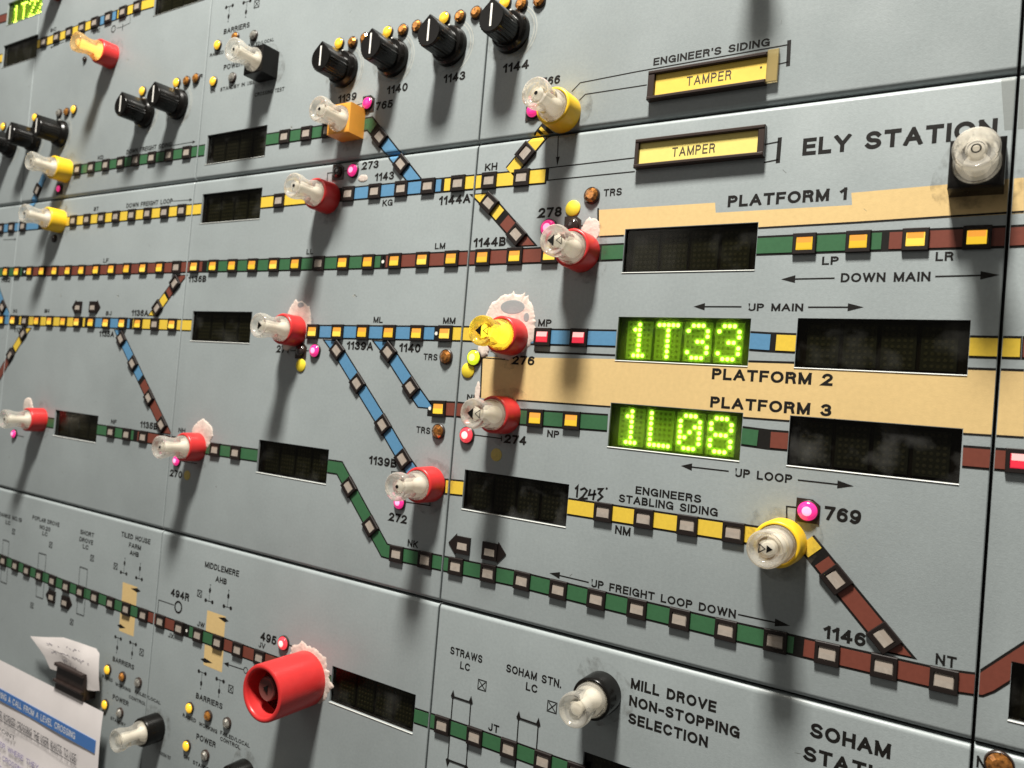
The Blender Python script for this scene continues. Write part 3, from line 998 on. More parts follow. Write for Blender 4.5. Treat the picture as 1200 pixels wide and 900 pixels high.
# points 1139 and 1140
run('long blue diagonal from 1139A to 1139B', [(387, 398), (396, 410.5), (449.5, 497.5), (473, 538), (487, 558)], 1, [('blue', 398, 558)],
    [(410.5, 'off'), (449, 'off'), (497.5, 'off'), (538, 'off')], cut=(True, None))
run('short blue diagonal at points 1140', [(445.5, 399), (456, 412.5), (482.5, 454), (500, 479)], 1, [('blue', 399, 480)],
    [(412.5, 'off'), (454, 'off')], cut=(True, True))

# ------------------------------------------------------------------ direction arrow lamps
def arrow_lamp(px, dirn, label, grp):
    X, Z = S(*px)
    r = root('arrow_lamp', label, 'indicator lamp', X, Z, grp)
    b = MB()
    s = dirn
    poly = [(-s*4.6, -4.4), (s*4.4, -4.4), (s*4.4, -6.2), (s*10.5, 0), (s*4.4, 6.2), (s*4.4, 4.4), (-s*4.6, 4.4)]
    if s < 0:
        poly = poly[::-1]
    # arrow outline with the lamp opening: a solid arrow with the lens set on it
    b.prism([(-4.6*s, -4.4), (4.4*s, -4.4), (4.4*s, 4.4), (-4.6*s, 4.4)][::s], 0, 1.3)
    b.prism([(4.4*s, -5.4), (9.3*s, 0), (4.4*s, 5.4)][::s], 0, 0.5)
    link('arrow_bezel', b.mesh('arrow_bezel', 'bezel'), r)
    link('lens', LENS['off'], r)
arrow_lamp((543, 639), -1, 'left pointing black arrow with cream lamp above the green NK strip', 'direction arrows')
arrow_lamp((575, 646), 1, 'right pointing black arrow with cream lamp above the green NK strip', 'direction arrows')
arrow_lamp((92.5, 360), -1, 'left pointing black arrow lamp above the yellow strip on the left', 'direction arrows')
arrow_lamp((110, 360), 1, 'right pointing black arrow lamp above the yellow strip on the left', 'direction arrows')
arrow_lamp((61.5, 699), -1, 'left pointing black arrow lamp below the lower left green strip', 'direction arrows')
arrow_lamp((77, 705.5), 1, 'right pointing black arrow lamp below the lower left green strip', 'direction arrows')

# ------------------------------------------------------------------ displays
FONT5 = {
 '1': ['00100', '01100', '00100', '00100', '00100', '00100', '01110'],
 'T': ['11111', '00100', '00100', '00100', '00100', '00100', '00100'],
 '3': ['01110', '10001', '00001', '00110', '00001', '10001', '01110'],
 '2': ['01110', '10001', '00001', '00010', '00100', '01000', '11111'],
 'L': ['10000', '10000', '10000', '10000', '10000', '10000', '11111'],
 '0': ['01110', '10001', '10011', '10101', '11001', '10001', '01110'],
 '8': ['01110', '10001', '10001', '01110', '10001', '10001', '01110'],
}
def dome(mb, x, z, r, h0, mi=0, n=8):
    mb.lathe([(r, h0), (r*.85, h0+r*.35), (r*.4, h0+r*.6)], n, mi, (x, z), False, True)
for (tl, bl, txt, lab, fm), h in zip(DISP, HOLES):
    cx, cz = (h[0]+h[1])/2, (h[2]+h[3])/2
    r = root('train_describer_display', lab, 'display', cx, cz, 'four digit displays let into the panel', h=-4.2)
    lit = txt is not None
    c = MB()          # case behind the cut-out: floor and four walls
    w2, h2 = DW/2+.6, DH/2+.6
    c.box(-w2, w2, -0.8, -0.1, -h2, h2)
    wi, hi = DW/2-.05, DH/2-.05
    c.box(-w2, -wi, -.1, 3.0, -h2, h2)
    c.box(wi, w2, -.1, 3.0, -h2, h2)
    c.box(-wi, wi, -.1, 3.0, hi, h2)
    c.box(-wi, wi, -.1, 3.0, -h2, -hi)
    e = MB()          # bright cut edge of the opening, below and left
    zb, xl = -DH/2, -DW/2
    e.grid([[(-DW/2, 4.2, zb), (DW/2, 4.2, zb)], [(-DW/2-.2, 4.5, zb-.32), (DW/2, 4.5, zb-.32)], [(-DW/2-.2, 4.2, zb-.36), (DW/2, 4.2, zb-.36)]], 0, False)
    link('cut_edge', e.mesh('cut_edge', 'cut_edge'), r)
    link('case', c.mesh('case', 'pit_g' if lit else 'pit'), r)
    pitch, w, hh = 13.9, 12.4, 17.6
    off = MB()
    on = MB()
    ha = MB()
    for i in range(4):
        x = (i-1.5)*pitch
        q = MB()
        q.box(x-w/2, x+w/2, 0, 1.0, -hh/2-.3, hh/2-.3, bev=0.15)
        link('digit_cell', q.mesh('digit_cell', 'cell_lit' if lit else 'cell'), r)
        for ry in range(7):
            for rx in range(5):
                X, Z = x+(rx-2)*2.2, (3-ry)*2.4-.2
                if lit and FONT5[txt[i]][ry][rx] == '1':
                    dome(on, X, Z, .84, 1.12, 0, 10)
                    ha.lathe([(1.75, .99), (.8, 1.10)], 14, 0, (X, Z), False, True)
                else:
                    off.lathe([(.72, 1.0), (.62, 1.12)], 8, 0, (X, Z), False, True)
    o = link('unlit_dots', off.mesh('unlit_dots', 'dot_off' if not lit else 'dot_off_g'), r)
    o['kind'] = 'stuff'
    if lit:
        o = link('lit_dots', on.mesh('lit_dots', 'dot_lit'), r)
        o['kind'] = 'stuff'
        o = link('dot_glow', ha.mesh('dot_glow', 'halo'), r)
        o['kind'] = 'stuff'
    g = MB()
    g.box(-wi+.1, wi-.1, 2.3, 2.42, -hi+.1, hi-.1)
    link('window', g.mesh('window', fm), r)

# ------------------------------------------------------------------ illuminated push buttons
def collar_round(col, rr=9.5, h=12.0):
    m = MB()
    m.lathe([(rr, 0), (rr, .2), (rr-.15, h-1.0), (rr-.45, h-.3), (rr-.9, h), (8.1, h), (7.9, h-.3), (7.8, 7.5)], 48, cap1=True)
    return m.mesh('collar', col, 40)
def collar_square(col, a=8.8, h=12.5):
    m = MB()
    def sq(s, hh):
        n = 48
        out = []
        for i in range(n):
            t = 2*pi*i/n
            c, s_ = cos(t), sin(t)
            k = 1/max(abs(c), abs(s_))
            out.append((s*k*c, hh, s*k*s_))
        return out
    def ci(r, hh):
        return [(r*cos(2*pi*i/48), hh, r*sin(2*pi*i/48)) for i in range(48)]
    m.grid([sq(a, 0), sq(a, h-.6), sq(a-.15, h-.15), sq(a-.6, h), ci(7.9, h), ci(7.7, h-.4), ci(7.7, 8)], 0, True, False, True)
    return m.mesh('collar', col, 40)
CAP_PROF = [(0.01, 8.6), (6.9, 8.6), (7.5, 9.0), (7.55, 13.0), (7.4, 13.8), (6.9, 14.5), (6.4, 15.6), (6.1, 17.2), (6.0, 19.0),
            (6.15, 20.8), (6.5, 22.4), (7.0, 23.8), (7.3, 25.2), (7.35, 27.8), (7.15, 28.6), (6.7, 29.0), (6.2, 28.9), (5.6, 28.2),
            (4.8, 27.0), (3.4, 26.6), (3.1, 27.2), (2.7, 27.5), (0.01, 27.5)]
def cap_mesh(m):
    b = MB()
    b.lathe(CAP_PROF, 40)
    return b.mesh('clear_cap', m, 50)
CAPS = {k: cap_mesh(k) for k in ('clear', 'clear_y', 'clear_o')}
COLL = {('r', c): collar_round(c) for c in ('red', 'yellow_p', 'black_p', 'darkred_p')}
COLL.update({('s', c): collar_square(c) for c in ('orange_p', 'black_p')})
def core_mesh(m, dark=False):
    b = MB()
    b.lathe([(0.01, 9.4), (4.4, 9.4), (3.9, 11.5), (2.3, 13.5), (2.0, 20), (2.6, 24.5), (2.2, 25.4), (0.01, 25.6)], 20)
    return b.mesh('core', m, 50)
CORES = {k: core_mesh(k) for k in ('core', 'core_y', 'core_o')}
def symbol(kind):
    b = MB()
    h = 27.75
    if kind == 'left':
        b.prism([(-3.7, 0), (-.4, -2.6), (-.4, 2.6)], h, h+.15)
        for q in ribbon([(3.6, -1.9), (.9, 0), (3.6, 1.9)], .35, True):
            b.face([(p[0], h+.1, p[1]) for p in q])
    elif kind == 'right':
        b.prism([(1.9, 0), (-1.4, 2.3), (-1.4, -2.3)], h, h+.15)
    elif kind == 'both':
        b.prism([(2.6, 0.2), (.2, 1.6), (.2, -1.4)], h, h+.12)
        for q in ribbon([(-2.6, 1.6), (-.3, 0), (-2.6, -1.6)], .4, True):
            b.face([(p[0], h+.1, p[1]) for p in q])
    elif kind == 'ring':
        for q in ribbon([(1.4*cos(2*pi*i/20), 1.4*sin(2*pi*i/20)) for i in range(20)], .5, True):
            b.face([(p[0], h+.1, p[1]) for p in q])
    else:
        b.lathe([(1.0, h), (.9, h+.12)], 12, 0, (0, 0), False, True)
    return b.mesh('symbol', 'black_p')
SYM = {k: symbol(k) for k in ('left', 'right', 'both', 'ring', 'dot')}

def button(head_px, col, shape, sym, label, cap='clear', core='core', rot=0.0):
    X, Z = S(*head_px, 28.5)
    r = root('push_button', label, 'push button', X, Z, 'push buttons with clear hourglass caps', rot)
    link('collar', COLL[(shape, col)], r)
    link('clear_cap', CAPS[cap], r)
    link('core', CORES[core], r)
    if sym:
        link('symbol', SYM[sym], r)
    return X, Z
button((649, 281), 'red', 'r', 'left', 'red collared button with black arrow cap below the number 278')
button((563.5, 387), 'red', 'r', 'left', 'glowing yellow capped button in red collar above the number 276', 'clear_y', 'core_y')
button((554, 484.5), 'red', 'r', 'left', 'red collared button with black arrow cap beside the number 274')
button((464, 570.5), 'red', 'r', 'dot', 'red collared button above the number 272 at points 1139B')
button((303, 381), 'red', 'r', 'right', 'red collared button with right arrow cap above the number 271')
button((186, 524), 'red', 'r', 'dot', 'red collared button above the number 270 on the green strip')
button((4, 491), 'red', 'r', 'dot', 'red collared button at the left photo edge')
button((343, 217), 'red', 'r', 'dot', 'red collared button left of the number 273')
button((373, 127), 'orange_p', 's', 'dot', 'orange square button left of the number 765')
button((627, 108), 'yellow_p', 'r', 'dot', "yellow collared button left of the upper TAMPER label")
button((897, 644), 'yellow_p', 'r', 'both', 'yellow collared button left of the number 769')
button((1144, 173), 'black_p', 's', 'ring', 'black square button overlapping the ELY STATION lettering')
button((672, 833), 'black_p', 'r', None, 'black collared button left of MILL DROVE lettering')
button((272.5, 57), 'black_p', 's', 'dot', 'black square button beside the upper BARRIERS lettering')
button((35, 188), 'yellow_p', 'r', 'dot', 'upper yellow collared button near the left edge')
button((27.5, 249.5), 'yellow_p', 'r', 'dot', 'lower yellow collared button near the left edge')
button((88.5, 48), 'red', 'r', None, 'glowing orange capped button in red collar, top left', 'clear_o', 'core_o')
button((28, -32), 'darkred_p', 'r', None, 'dark red collared button right of the 1T22 display, cut by the top edge')
button((136, 868.5), 'black_p', 'r', None, 'black collared clear button right of the paper sheet')
button((240, 929), 'black_p', 'r', None, 'black collared button cut by the bottom edge below POWER')
button((872, -150), 'black_p', 'r', None, 'button above the photo edge whose soft shadow falls top right')

# big red tube over a button
X, Z = S(306, 813, 33)
t = root('guard_tube', 'large open red tube sleeve at the number 495', 'tube', X, Z)
m = MB()
m.lathe([(15.7, 0), (15.7, 31.6), (15.4, 32.6), (14.7, 33.0), (13.6, 33.0), (12.9, 32.5), (12.6, 31.5), (12.4, 22), (12.0, 21.5)], 64)
link('sleeve', m.mesh('sleeve', 'red', 40), t)
m = MB()
m.lathe([(12.6, 3), (12.6, 4)], 48, 0, cap1=True)
link('base_plate', m.mesh('base_plate', 'red', 40), t)
m = MB()
m.lathe([(8, 4), (6.6, 14), (6.8, 26), (6.6, 29), (6.0, 29.6), (5.2, 29.2), (3.6, 28.8), (.01, 29)], 32, 0, (.0, 1.6))
link('recessed_cap', m.mesh('recessed_cap', 'core_dark', 40), t)
m = MB()
m.prism([(-3, 1.6), (0.6, -.6), (0.6, 3.8)], 29.2, 29.4)
link('symbol', m.mesh('symbol', 'black_p'), t)

# ------------------------------------------------------------------ rotary knobs
def teardrop(s, top, h, n=40):
    out = []
    a0 = math.acos(min(1, s/top))
    # arc from apex tangent to tangent, apex closing on top
    pts = [(0, top)]
    st = pi/2+a0
    for i in range(n-1):
        a = st+(2*pi-2*a0)*i/(n-2)
        pts.append((s*cos(a), s*sin(a)))
    for x, z in pts:
        out.append((x, h, z-.6))
    return out
def knob_meshes():
    b = MB()
    b.grid([teardrop(7.9, 10.4, 3.5), teardrop(7.7, 10.2, 12), teardrop(7.5, 9.9, 19.4), teardrop(7.1, 9.4, 20)], 0, True, False, True)
    for k in range(9):           # grip ribs along the rounded flanks
        for sgn in (0, 1):
            a = radians(-100+k*12.5) if sgn else radians(180+100-k*12.5)
            x, z = 7.6*cos(a), 7.6*sin(a)-.6
            b.lathe([(.42, 5), (.40, 19)], 6, 0, (x, z), False, True)
    body = b.mesh('grip', 'black_p', 35)
    s = MB()
    n = 60
    def kn(r, h, amp):
        return [((r+amp*(i % 2))*cos(2*pi*i/n), h, (r+amp*(i % 2))*sin(2*pi*i/n)) for i in range(n)]
    s.grid([kn(10.9, 0.2, 0), kn(10.9, 3.0, 0), kn(10.5, 3.7, .0), kn(9.6, 5.0, .2), kn(8.6, 5.4, .2)], 0, True, False, True)
    skirt = s.mesh('skirt', 'black_p', 35)
    l = MB()
    l.box(-.55, .55, 20.0, 20.15, -5.4, 6.2)
    ln = l.mesh('pointer_line', 'knob_line')
    i = MB()
    i.box(-.5, .5, 2.0, 3.3, 9.6, 11.4)
    return body, skirt, ln, i.mesh('index_mark', 'knob_line')
KN = knob_meshes()
def knob(front_px, label, group, rot=0.0):
    X, Z = S(*front_px, 20)
    r = root('rotary_knob', label, 'rotary knob', X, Z, group, rot)
    for n, me in zip(('grip', 'skirt', 'pointer_line', 'index_mark'), KN):
        link(n, me, r)
    d = Decal()
    for rad in (13.4, 15.0):
        pts = [(X+rad*cos(a), Z+rad*sin(a)) for a in [radians(-75+i*10) for i in range(16)]]
        for q in ribbon(pts, 0.45):
            d.add(q, 0.04)
    d.build('dial_ring', 'scuff')
    return X, Z
G1 = 'black rotary knobs of the points numbers'
knob((375.5, 66), 'leftmost of the four black knobs, above the number 1139', G1)
knob((434, 51.5), 'black rotary knob above 1140, second from left of four', G1)
knob((502, 36), 'black rotary knob above 1143, third from left of four', G1)
knob((575.5, 18), 'rightmost of the four black knobs, above the number 1144', G1)
G2 = 'black rotary knobs on the left sheets'
knob((141, 122), 'black rotary knob, left one of the pair above the green strip', G2)
knob((179.5, 110.5), 'black rotary knob, right one of the pair above the green strip', G2)
knob((42.5, 147.5), 'rightmost of the dark knobs at the left edge above the yellow button', G2)
knob((11.5, 155.5), 'middle one of the dark knobs at the left edge', G2)
knob((-16, 162), 'leftmost of the dark knobs, cut by the left photo edge', G2)

# ------------------------------------------------------------------ round indicator lenses
LM_ = {}
def lens_mesh(m, r, kind='dome', hot=None):
    key = (m, r, kind, hot)
    if key in LM_:
        return LM_[key]
    bz = MB()
    bz.lathe([(r+.55, 0), (r+.5, 1.1), (r+.2, 1.4), (r, 1.3), (r-.1, .6)], 28, cap1=True)
    b1 = bz.mesh('bezel', 'brown_edge', 40)
    l = MB()
    n = 28
    if kind == 'dome':
        prof = [(r-.05, .8)]+[((r-.05)*cos(a), 1.4+r*.42*sin(a)) for a in [radians(x) for x in (0, 15, 30, 45, 60, 75, 88)]]
        l.lathe(prof, n, 0, cap1=True)
    else:                                   # faceted lens, cut like a jewel
        l.lathe([(r-.05, .8), (r-.1, 1.5)], 12, 0)
        l.lathe([(r-.1, 1.5), (r*.55, 2.6)], 12, 0, rot=.26, cap1=True)
    l1 = l.mesh('lens', m, 60 if kind == 'dome' else 10)
    h1 = None
    if hot:
        q = MB()
        z = 1.4+r*.42
        q.lathe([(r*.5, z-.25), (r*.42, z-.02), (r*.2, z+.08)], 16, 0, cap1=True)
        h1 = q.mesh('filament_spot', hot, 60)
    LM_[key] = (b1, l1, h1)
    return LM_[key]
def lens(px, m, r, label, group, kind='dome', hot=None, cat='indicator lamp', name='indicator_light'):
    X, Z = S(*px, 1.5)
    o = root(name, label, cat, X, Z, group)
    o.rotation_euler = (0, random.uniform(0, 6), 0)
    b, l, h = lens_mesh(m, r, kind, hot)
    link('bezel', b, o)
    link('lens', l, o)
    if h:
        link('filament_spot', h, o)
    return X, Z
GA = 'amber indicator lights above the knobs'
for px, m, lab in [
    ((396.5, 50.5), 'amber_lit', 'lit amber light touching the leftmost of the four knobs'),
    ((412, 49), 'amber', 'unlit amber light between the leftmost and second of four knobs'),
    ((426.5, 44.5), 'amber', 'unlit amber light partly hidden by the left side of knob 1140'),
    ((453.5, 37), 'amber_lit', 'lit amber light touching the second of the four knobs'),
    ((471, 34.5), 'amber', 'unlit amber light midway between the second and third knobs'),
    ((487.5, 30), 'amber', 'unlit amber light touching the left side of the third knob'),
    ((520, 20.5), 'amber_lit', 'lit amber light touching the third of the four knobs'),
    ((538, 18.5), 'amber', 'unlit amber light midway between the third and rightmost knobs'),
    ((557, 14), 'amber', 'unlit amber light touching the left side of the rightmost knob'),
    ((591, 2.5), 'amber_lit', 'lit amber light touching the rightmost of the four knobs'),
    ((610, 4), 'amber', 'unlit amber light right of the knob of 1144'),
    ((631, 0), 'amber', 'rightmost unlit amber light at the top photo edge'),
    ((166, 106.5), 'amber_lit', 'lit amber light between the pair of left knobs'),
    ((206, 96.7), 'amber_lit', 'lit amber light right of the pair of left knobs'),
    ((217.5, 94.5), 'amber', 'unlit amber light, middle of three left of the upper POWER lettering'),
    ((228.5, 91.5), 'amber', 'unlit amber light, last of three left of the upper POWER lettering'),
    ((3, 148), 'amber_lit', 'lit amber light at the left photo edge behind the dark knobs'),
    ((40, 137.5), 'amber_lit', 'lit amber light behind the rightmost dark knob at the left edge'),
    ((77, 131), 'amber', 'unlit amber light beside the last lit one above the yellow button'),
    ((85.5, 128), 'amber_lit', 'last lit amber light of the row above the upper yellow button')]:
    lens(px, m, 3.2, lab, GA, 'dome' if m == 'amber_lit' else 'jewel')
lens((68, 132.5), 'silver_lens', 3.2, 'clear silvery light left of the last lit amber light at far left', GA, 'jewel')
GB = 'lights of the level crossing groups'
for px, m, lab in [
    ((254, 52.5), 'amber_lit', 'lit amber light below the upper BARRIERS lettering'),
    ((274.5, 43), 'amber', 'unlit amber light behind the cap of the black square button'),
    ((296, 41), 'silver_lens', 'clear silvery light right of the upper BARRIERS lettering'),
    ((249, 95), 'amber_lit', 'lit amber light below the upper POWER lettering'),
    ((271, 90.5), 'silver_lens', 'clear silvery light above STANDBY IN USE lettering'),
    ((125, 785), 'amber_lit', 'lit amber light right of the torn note'),
    ((142, 793.5), 'amber', 'unlit amber light below the lower left BARRIERS lettering'),
    ((160.5, 800.5), 'silver_lens', 'clear silvery light beside the lower left BARRIERS group'),
    ((122, 826), 'amber_lit', 'lit amber light at the corner of the paper sheet'),
    ((139, 836), 'silver_lens', 'clear silvery light right of the corner of the paper sheet'),
    ((221, 830), 'amber_lit', 'bright lit amber light left below the JW crossing'),
    ((242.5, 839.5), 'amber', 'unlit amber light right of the bright one below the JW crossing'),
    ((264.5, 848), 'silver_lens', 'clear silvery light below the right BARRIERS lettering'),
    ((217.5, 874.5), 'amber_lit', 'lit amber light left of the lower POWER lettering'),
    ((239, 886), 'silver_lens', 'clear silvery light at the bottom edge below POWER')]:
    lens(px, m, 3.1, lab, GB, 'dome' if m == 'amber_lit' else 'jewel')
lens((1171, 897), 'trs', 4.2, 'amber jewel light at the bottom right beside the letter N', None, 'jewel')
GC = 'brown jewel lights marked TRS'
lens((692.5, 228.5), 'trs', 3.6, 'brown jewel light left of TRS lettering under the lower TAMPER label', GC, 'jewel')
lens((521.5, 418), 'trs', 3.6, 'brown jewel light right of TRS lettering near button 276', GC, 'jewel')
lens((512.5, 505.5), 'trs', 3.6, 'brown jewel light right of TRS lettering near points 1140', GC, 'jewel')
GD = 'round signal lights beside the buttons'
plate = MB()
plate.prism([(-4.6, -4.8), (4.6, -4.8), (4.6, 2.6), (1.6, 4.8), (-4.6, 4.8)], 0.05, 0.45)
PLATE = plate.mesh('back_plate', 'brown_edge')
for px, m, r, lab, hot, pl in [
    ((430, 120.5), 'pink', 3.4, 'small pink light on dark plate above the orange square button', None, 1),
    ((412.5, 199.5), 'pink', 3.7, 'pink light left of the number 273', 'pink_hot', 0),
    ((394.5, 201), 'darklens', 3.0, 'dark unlit light on black plate left of the pink light 273', None, 1),
    ((642, 267), 'pink', 4.2, 'pink light below the number 278', 'pink_hot', 0),
    ((669.5, 264), 'darklens', 3.2, 'dark unlit light on square plate below the yellow sticker at 278', None, 1),
    ((351, 411), 'darklens', 3.0, 'dark unlit light right of the number 271', None, 1),
    ((368, 411), 'pink', 3.7, 'pink light right of the number 271', 'pink_hot', 0),
    ((554.5, 419), 'lime', 3.9, 'glowing lime light left of the number 276', 'lime_hot', 0),
    ((546, 510), 'redlens', 4.0, 'glowing red light left of the number 274', 'red_hot', 0),
    ((467, 589), 'pink', 3.5, 'pink light under the clear cap of the button at 1139B', 'pink_hot', 0),
    ((206, 540), 'pink', 3.4, 'pink light under the red button on the lower left green strip', 'pink_hot', 0),
    ((15.5, 508.5), 'pink', 3.3, 'pink light below the red button at the left edge', 'pink_hot', 0),
    ((946, 599), 'pink', 3.9, 'large pink light on angular dark plate left of the number 769', 'pink_hot', 2),
    ((331, 754), 'redlens', 3.9, 'glowing red light right of the number 495', 'red_hot', 0),
    ((624, 129), 'pink', 3.6, 'pink light behind the clear cap of the sidings button', None, 1),
    ((68, 221), 'pink', 2.6, 'small pink light below the upper yellow button', None, 1),
    ((62, 279), 'darklens', 2.8, 'small dark light below the lower yellow button', None, 0),
    ((132, 20), 'darklens', 2.4, 'small dark light at the top left lettering', None, 0),
    ((98, 69), 'darklens', 1.8, 'tiny dark light below the lit orange button', None, 0)]:
    if lab.startswith('small dark light at the top'):
        continue
    X, Z = S(*px, 1.5)
    o = root('signal_light', lab, 'indicator lamp', X, Z, GD)
    b, l, h = lens_mesh(m, r, 'dome', hot)
    link('bezel', b, o)
    link('lens', l, o)
    if h:
        link('filament_spot', h, o)
    if pl:
        link('back_plate', PLATE, o)

# flat round stickers
GS = 'round yellow stickers'
st = MB()
st.lathe([(4.0, .05), (4.0, .5), (3.7, .75)], 28, cap1=True)
ST = {'y': st.mesh('sticker', 'disc_y', 40), 'd': st.mesh('sticker', 'disc_dull', 40)}
for px, k, lab in [((671, 244), 'y', 'bright yellow round sticker right of the number 278'),
                   ((352, 428), 'y', 'yellow round sticker below the number 271'),
                   ((548, 434), 'y', 'yellow round sticker below the lime light'),
                   ((581, 533), 'd', 'faded yellow round sticker below the number 274'),
                   ((218.5, 557), 'd', 'faded yellow round sticker right of the number 270')]:
    X, Z = S(*px, 0.6)
    o = link('round_sticker', ST[k], None, (X, 0, Z))
    o['label'] = lab
    o['category'] = 'sticker'
    o['group'] = GS
    if 'faded' in lab:
        o.scale = (.82, .4, .82)

# ------------------------------------------------------------------ dried filler patches with a torn edge
def patch(px, rx, rz, label, seed, holes=(), a0=0, a1=360, h=0.5, parts=True):
    rnd = random.Random(seed)
    X, Z = S(*px)
    n = 260
    full = (a1-a0) >= 360
    pts = []
    ph = [rnd.uniform(0, 6) for _ in range(6)]
    raw = [rnd.random()-.5 for _ in range(n)]
    chip = [0.0]*n
    for _ in range(26):                      # chips and tongues of uneven size
        c, wd, am = rnd.randrange(n), rnd.randint(1, 7), rnd.uniform(-.09, .10)
        for q in range(-wd, wd+1):
            chip[(c+q) % n] += am*(1-abs(q)/(wd+1))
    for i in range(n):
        a = radians(a0+(a1-a0)*i/(n if full else n-1))
        sm = (raw[i]+raw[i-1]+raw[i-2])/3
        k = 1+.05*sin(2*a+ph[0])+.03*sin(5*a+ph[1])+.05*sm+chip[i]
        pts.append((rx*k*cos(a), rz*k*sin(a)))
    if not full:
        pts.append((0, 0))
    m = MB()
    if full:
        rings = []
        for f, hh in ((1.0, .05), (.97, h*.6), (.9, h), (.4, h*1.1)):
            rings.append([(p[0]*f, hh, p[1]*f) for p in pts])
        m.grid(rings, 0, True, False, True)
    else:
        m.prism(pts, .05, h)
    o = root('filler_patch', label, 'filler', X, Z, 'dried filler patches')
    link('crust', m.mesh('crust', 'glue', 60), o)
    for (hx, hz, hr, hq) in holes:
        q = MB()
        q.lathe([(1, h*1.12), (.93, h*1.2)], 24, 0, (0, 0), False, True)
        me = q.mesh('bare_spot', 'panel')
        b = link('bare_spot', me, o, (hx, 0, hz))
        b.scale = (hr, 1, hq)
    return o
patch((596.5, 382), 15.4, 17.4, 'large torn cream filler ring around the yellow lit button 276', 3, holes=((1.5, 9.6, 7.2, 3.6), (10.2, 4.5, 1.6, 2.3)))
patch((350, 377), 11.5, 12.6, 'pale filler patch above the red button 271', 5, holes=((1.0, 10.3, 2.8, 1.6),), h=.4)
patch((338, 394), 6.5, 8.5, 'small pale filler patch below the red button 271', 6, h=.4)
patch((237, 509), 10.5, 10.0, 'pale filler patch behind the red button 270', 8, h=.5)
patch((33, 477), 7.5, 8.0, 'pale filler patch behind the leftmost red button', 9, h=.5)
patch((361, 790), 17.6, 17.4, 'bristly cream filler around the foot of the large red tube', 11, h=.45)
patch((425.5, 209), 3.8, 2.2, 'tiny white filler smear left of 1143 under 273', 12, h=.25)
patch((692, 270), 4.8, 6.4, 'cream filler patch between button 278 and the platform band', 13, h=.3)
patch((567, 409), 3.4, 4.4, 'small white filler blob below the lit yellow button', 14, h=.6)
patch((559.5, 461), 1.6, 6.0, 'white paint smear above the button 274', 15, h=.3)

# ------------------------------------------------------------------ engraved label holders (TAMPER)
def holder(corners_px, txt_px, card, label, pull):
    tl, tr, br, bl = [S(*p, 3.0) for p in corners_px]
    x0, x1 = (tl[0]+bl[0])/2, (tr[0]+br[0])/2
    z0, z1 = (bl[1]+br[1])/2, (tl[1]+tr[1])/2
    cx, cz, w, hh = (x0+x1)/2, (z0+z1)/2, (x1-x0)/2, (z1-z0)/2
    r = root('label_holder', label, 'label holder', cx, cz, 'framed yellow TAMPER labels')
    m = MB()
    m.box(-w, w, 0, 1.0, -hh, hh)
    m.box(-w, w, 1.0, 3.6, hh-1.7, hh, bev=.4)
    m.box(-w, w, 1.0, 3.8, -hh, -hh+1.7, bev=.4)
    m.box(-w, -w+(3.2 if pull else 1.8), 1.0, 3.3, -hh+1.7, hh-1.7, bev=.2)
    if not pull:
        m.box(w-2.8, w, 1.0, 3.3, -hh+1.7, hh-1.7, bev=.2)
    link('frame', m.mesh('frame', 'brown_edge'), r)
    c = MB()
    c.box(-w+(3.4 if pull else 2.0), w-(0.2 if pull else 3.0), 1.05, 1.9, -hh+1.8, hh-1.8)
    link('card', c.mesh('card', card), r)
    if pull:
        e = MB()
        e.box(w-.1, w+4.6, .6, 2.4, -hh+.6, hh+1.0, bev=.2)
        link('slider_end', e.mesh('slider_end', 'label_end'), r)
        q = MB()
        q.lathe([(.5, 1.9), (.45, 2.0)], 10, 0, (w-2.5, 0.8), False, True)
        link('pin_hole', q.mesh('pin_hole', 'label_ink'), r)
    a, b = S(*txt_px[0], 2.0), S(*txt_px[1], 2.0)
    t = MB()
    for q, k in text_polys('TAMPER', a[0]-cx, a[1]-cz, 4.3, .155, b[0]-a[0], gap=.2):
        t.face([(p[0], 1.93+.004*k, p[1]) for p in q])
    link('lettering', t.mesh('lettering', 'label_ink'), r)
holder([(759.5, 84), (899, 60), (897, 94.5), (758, 120)], [(804, 101), (857, 90.5)], 'label_y',
       "bright yellow TAMPER label under the ENGINEER'S SIDING lettering", True)
holder([(745, 165), (897, 144), (895, 178), (742, 201)], [(787, 184), (838, 175)], 'label_p',
       'pale yellow TAMPER label below the seam, left of ELY STATION', False)

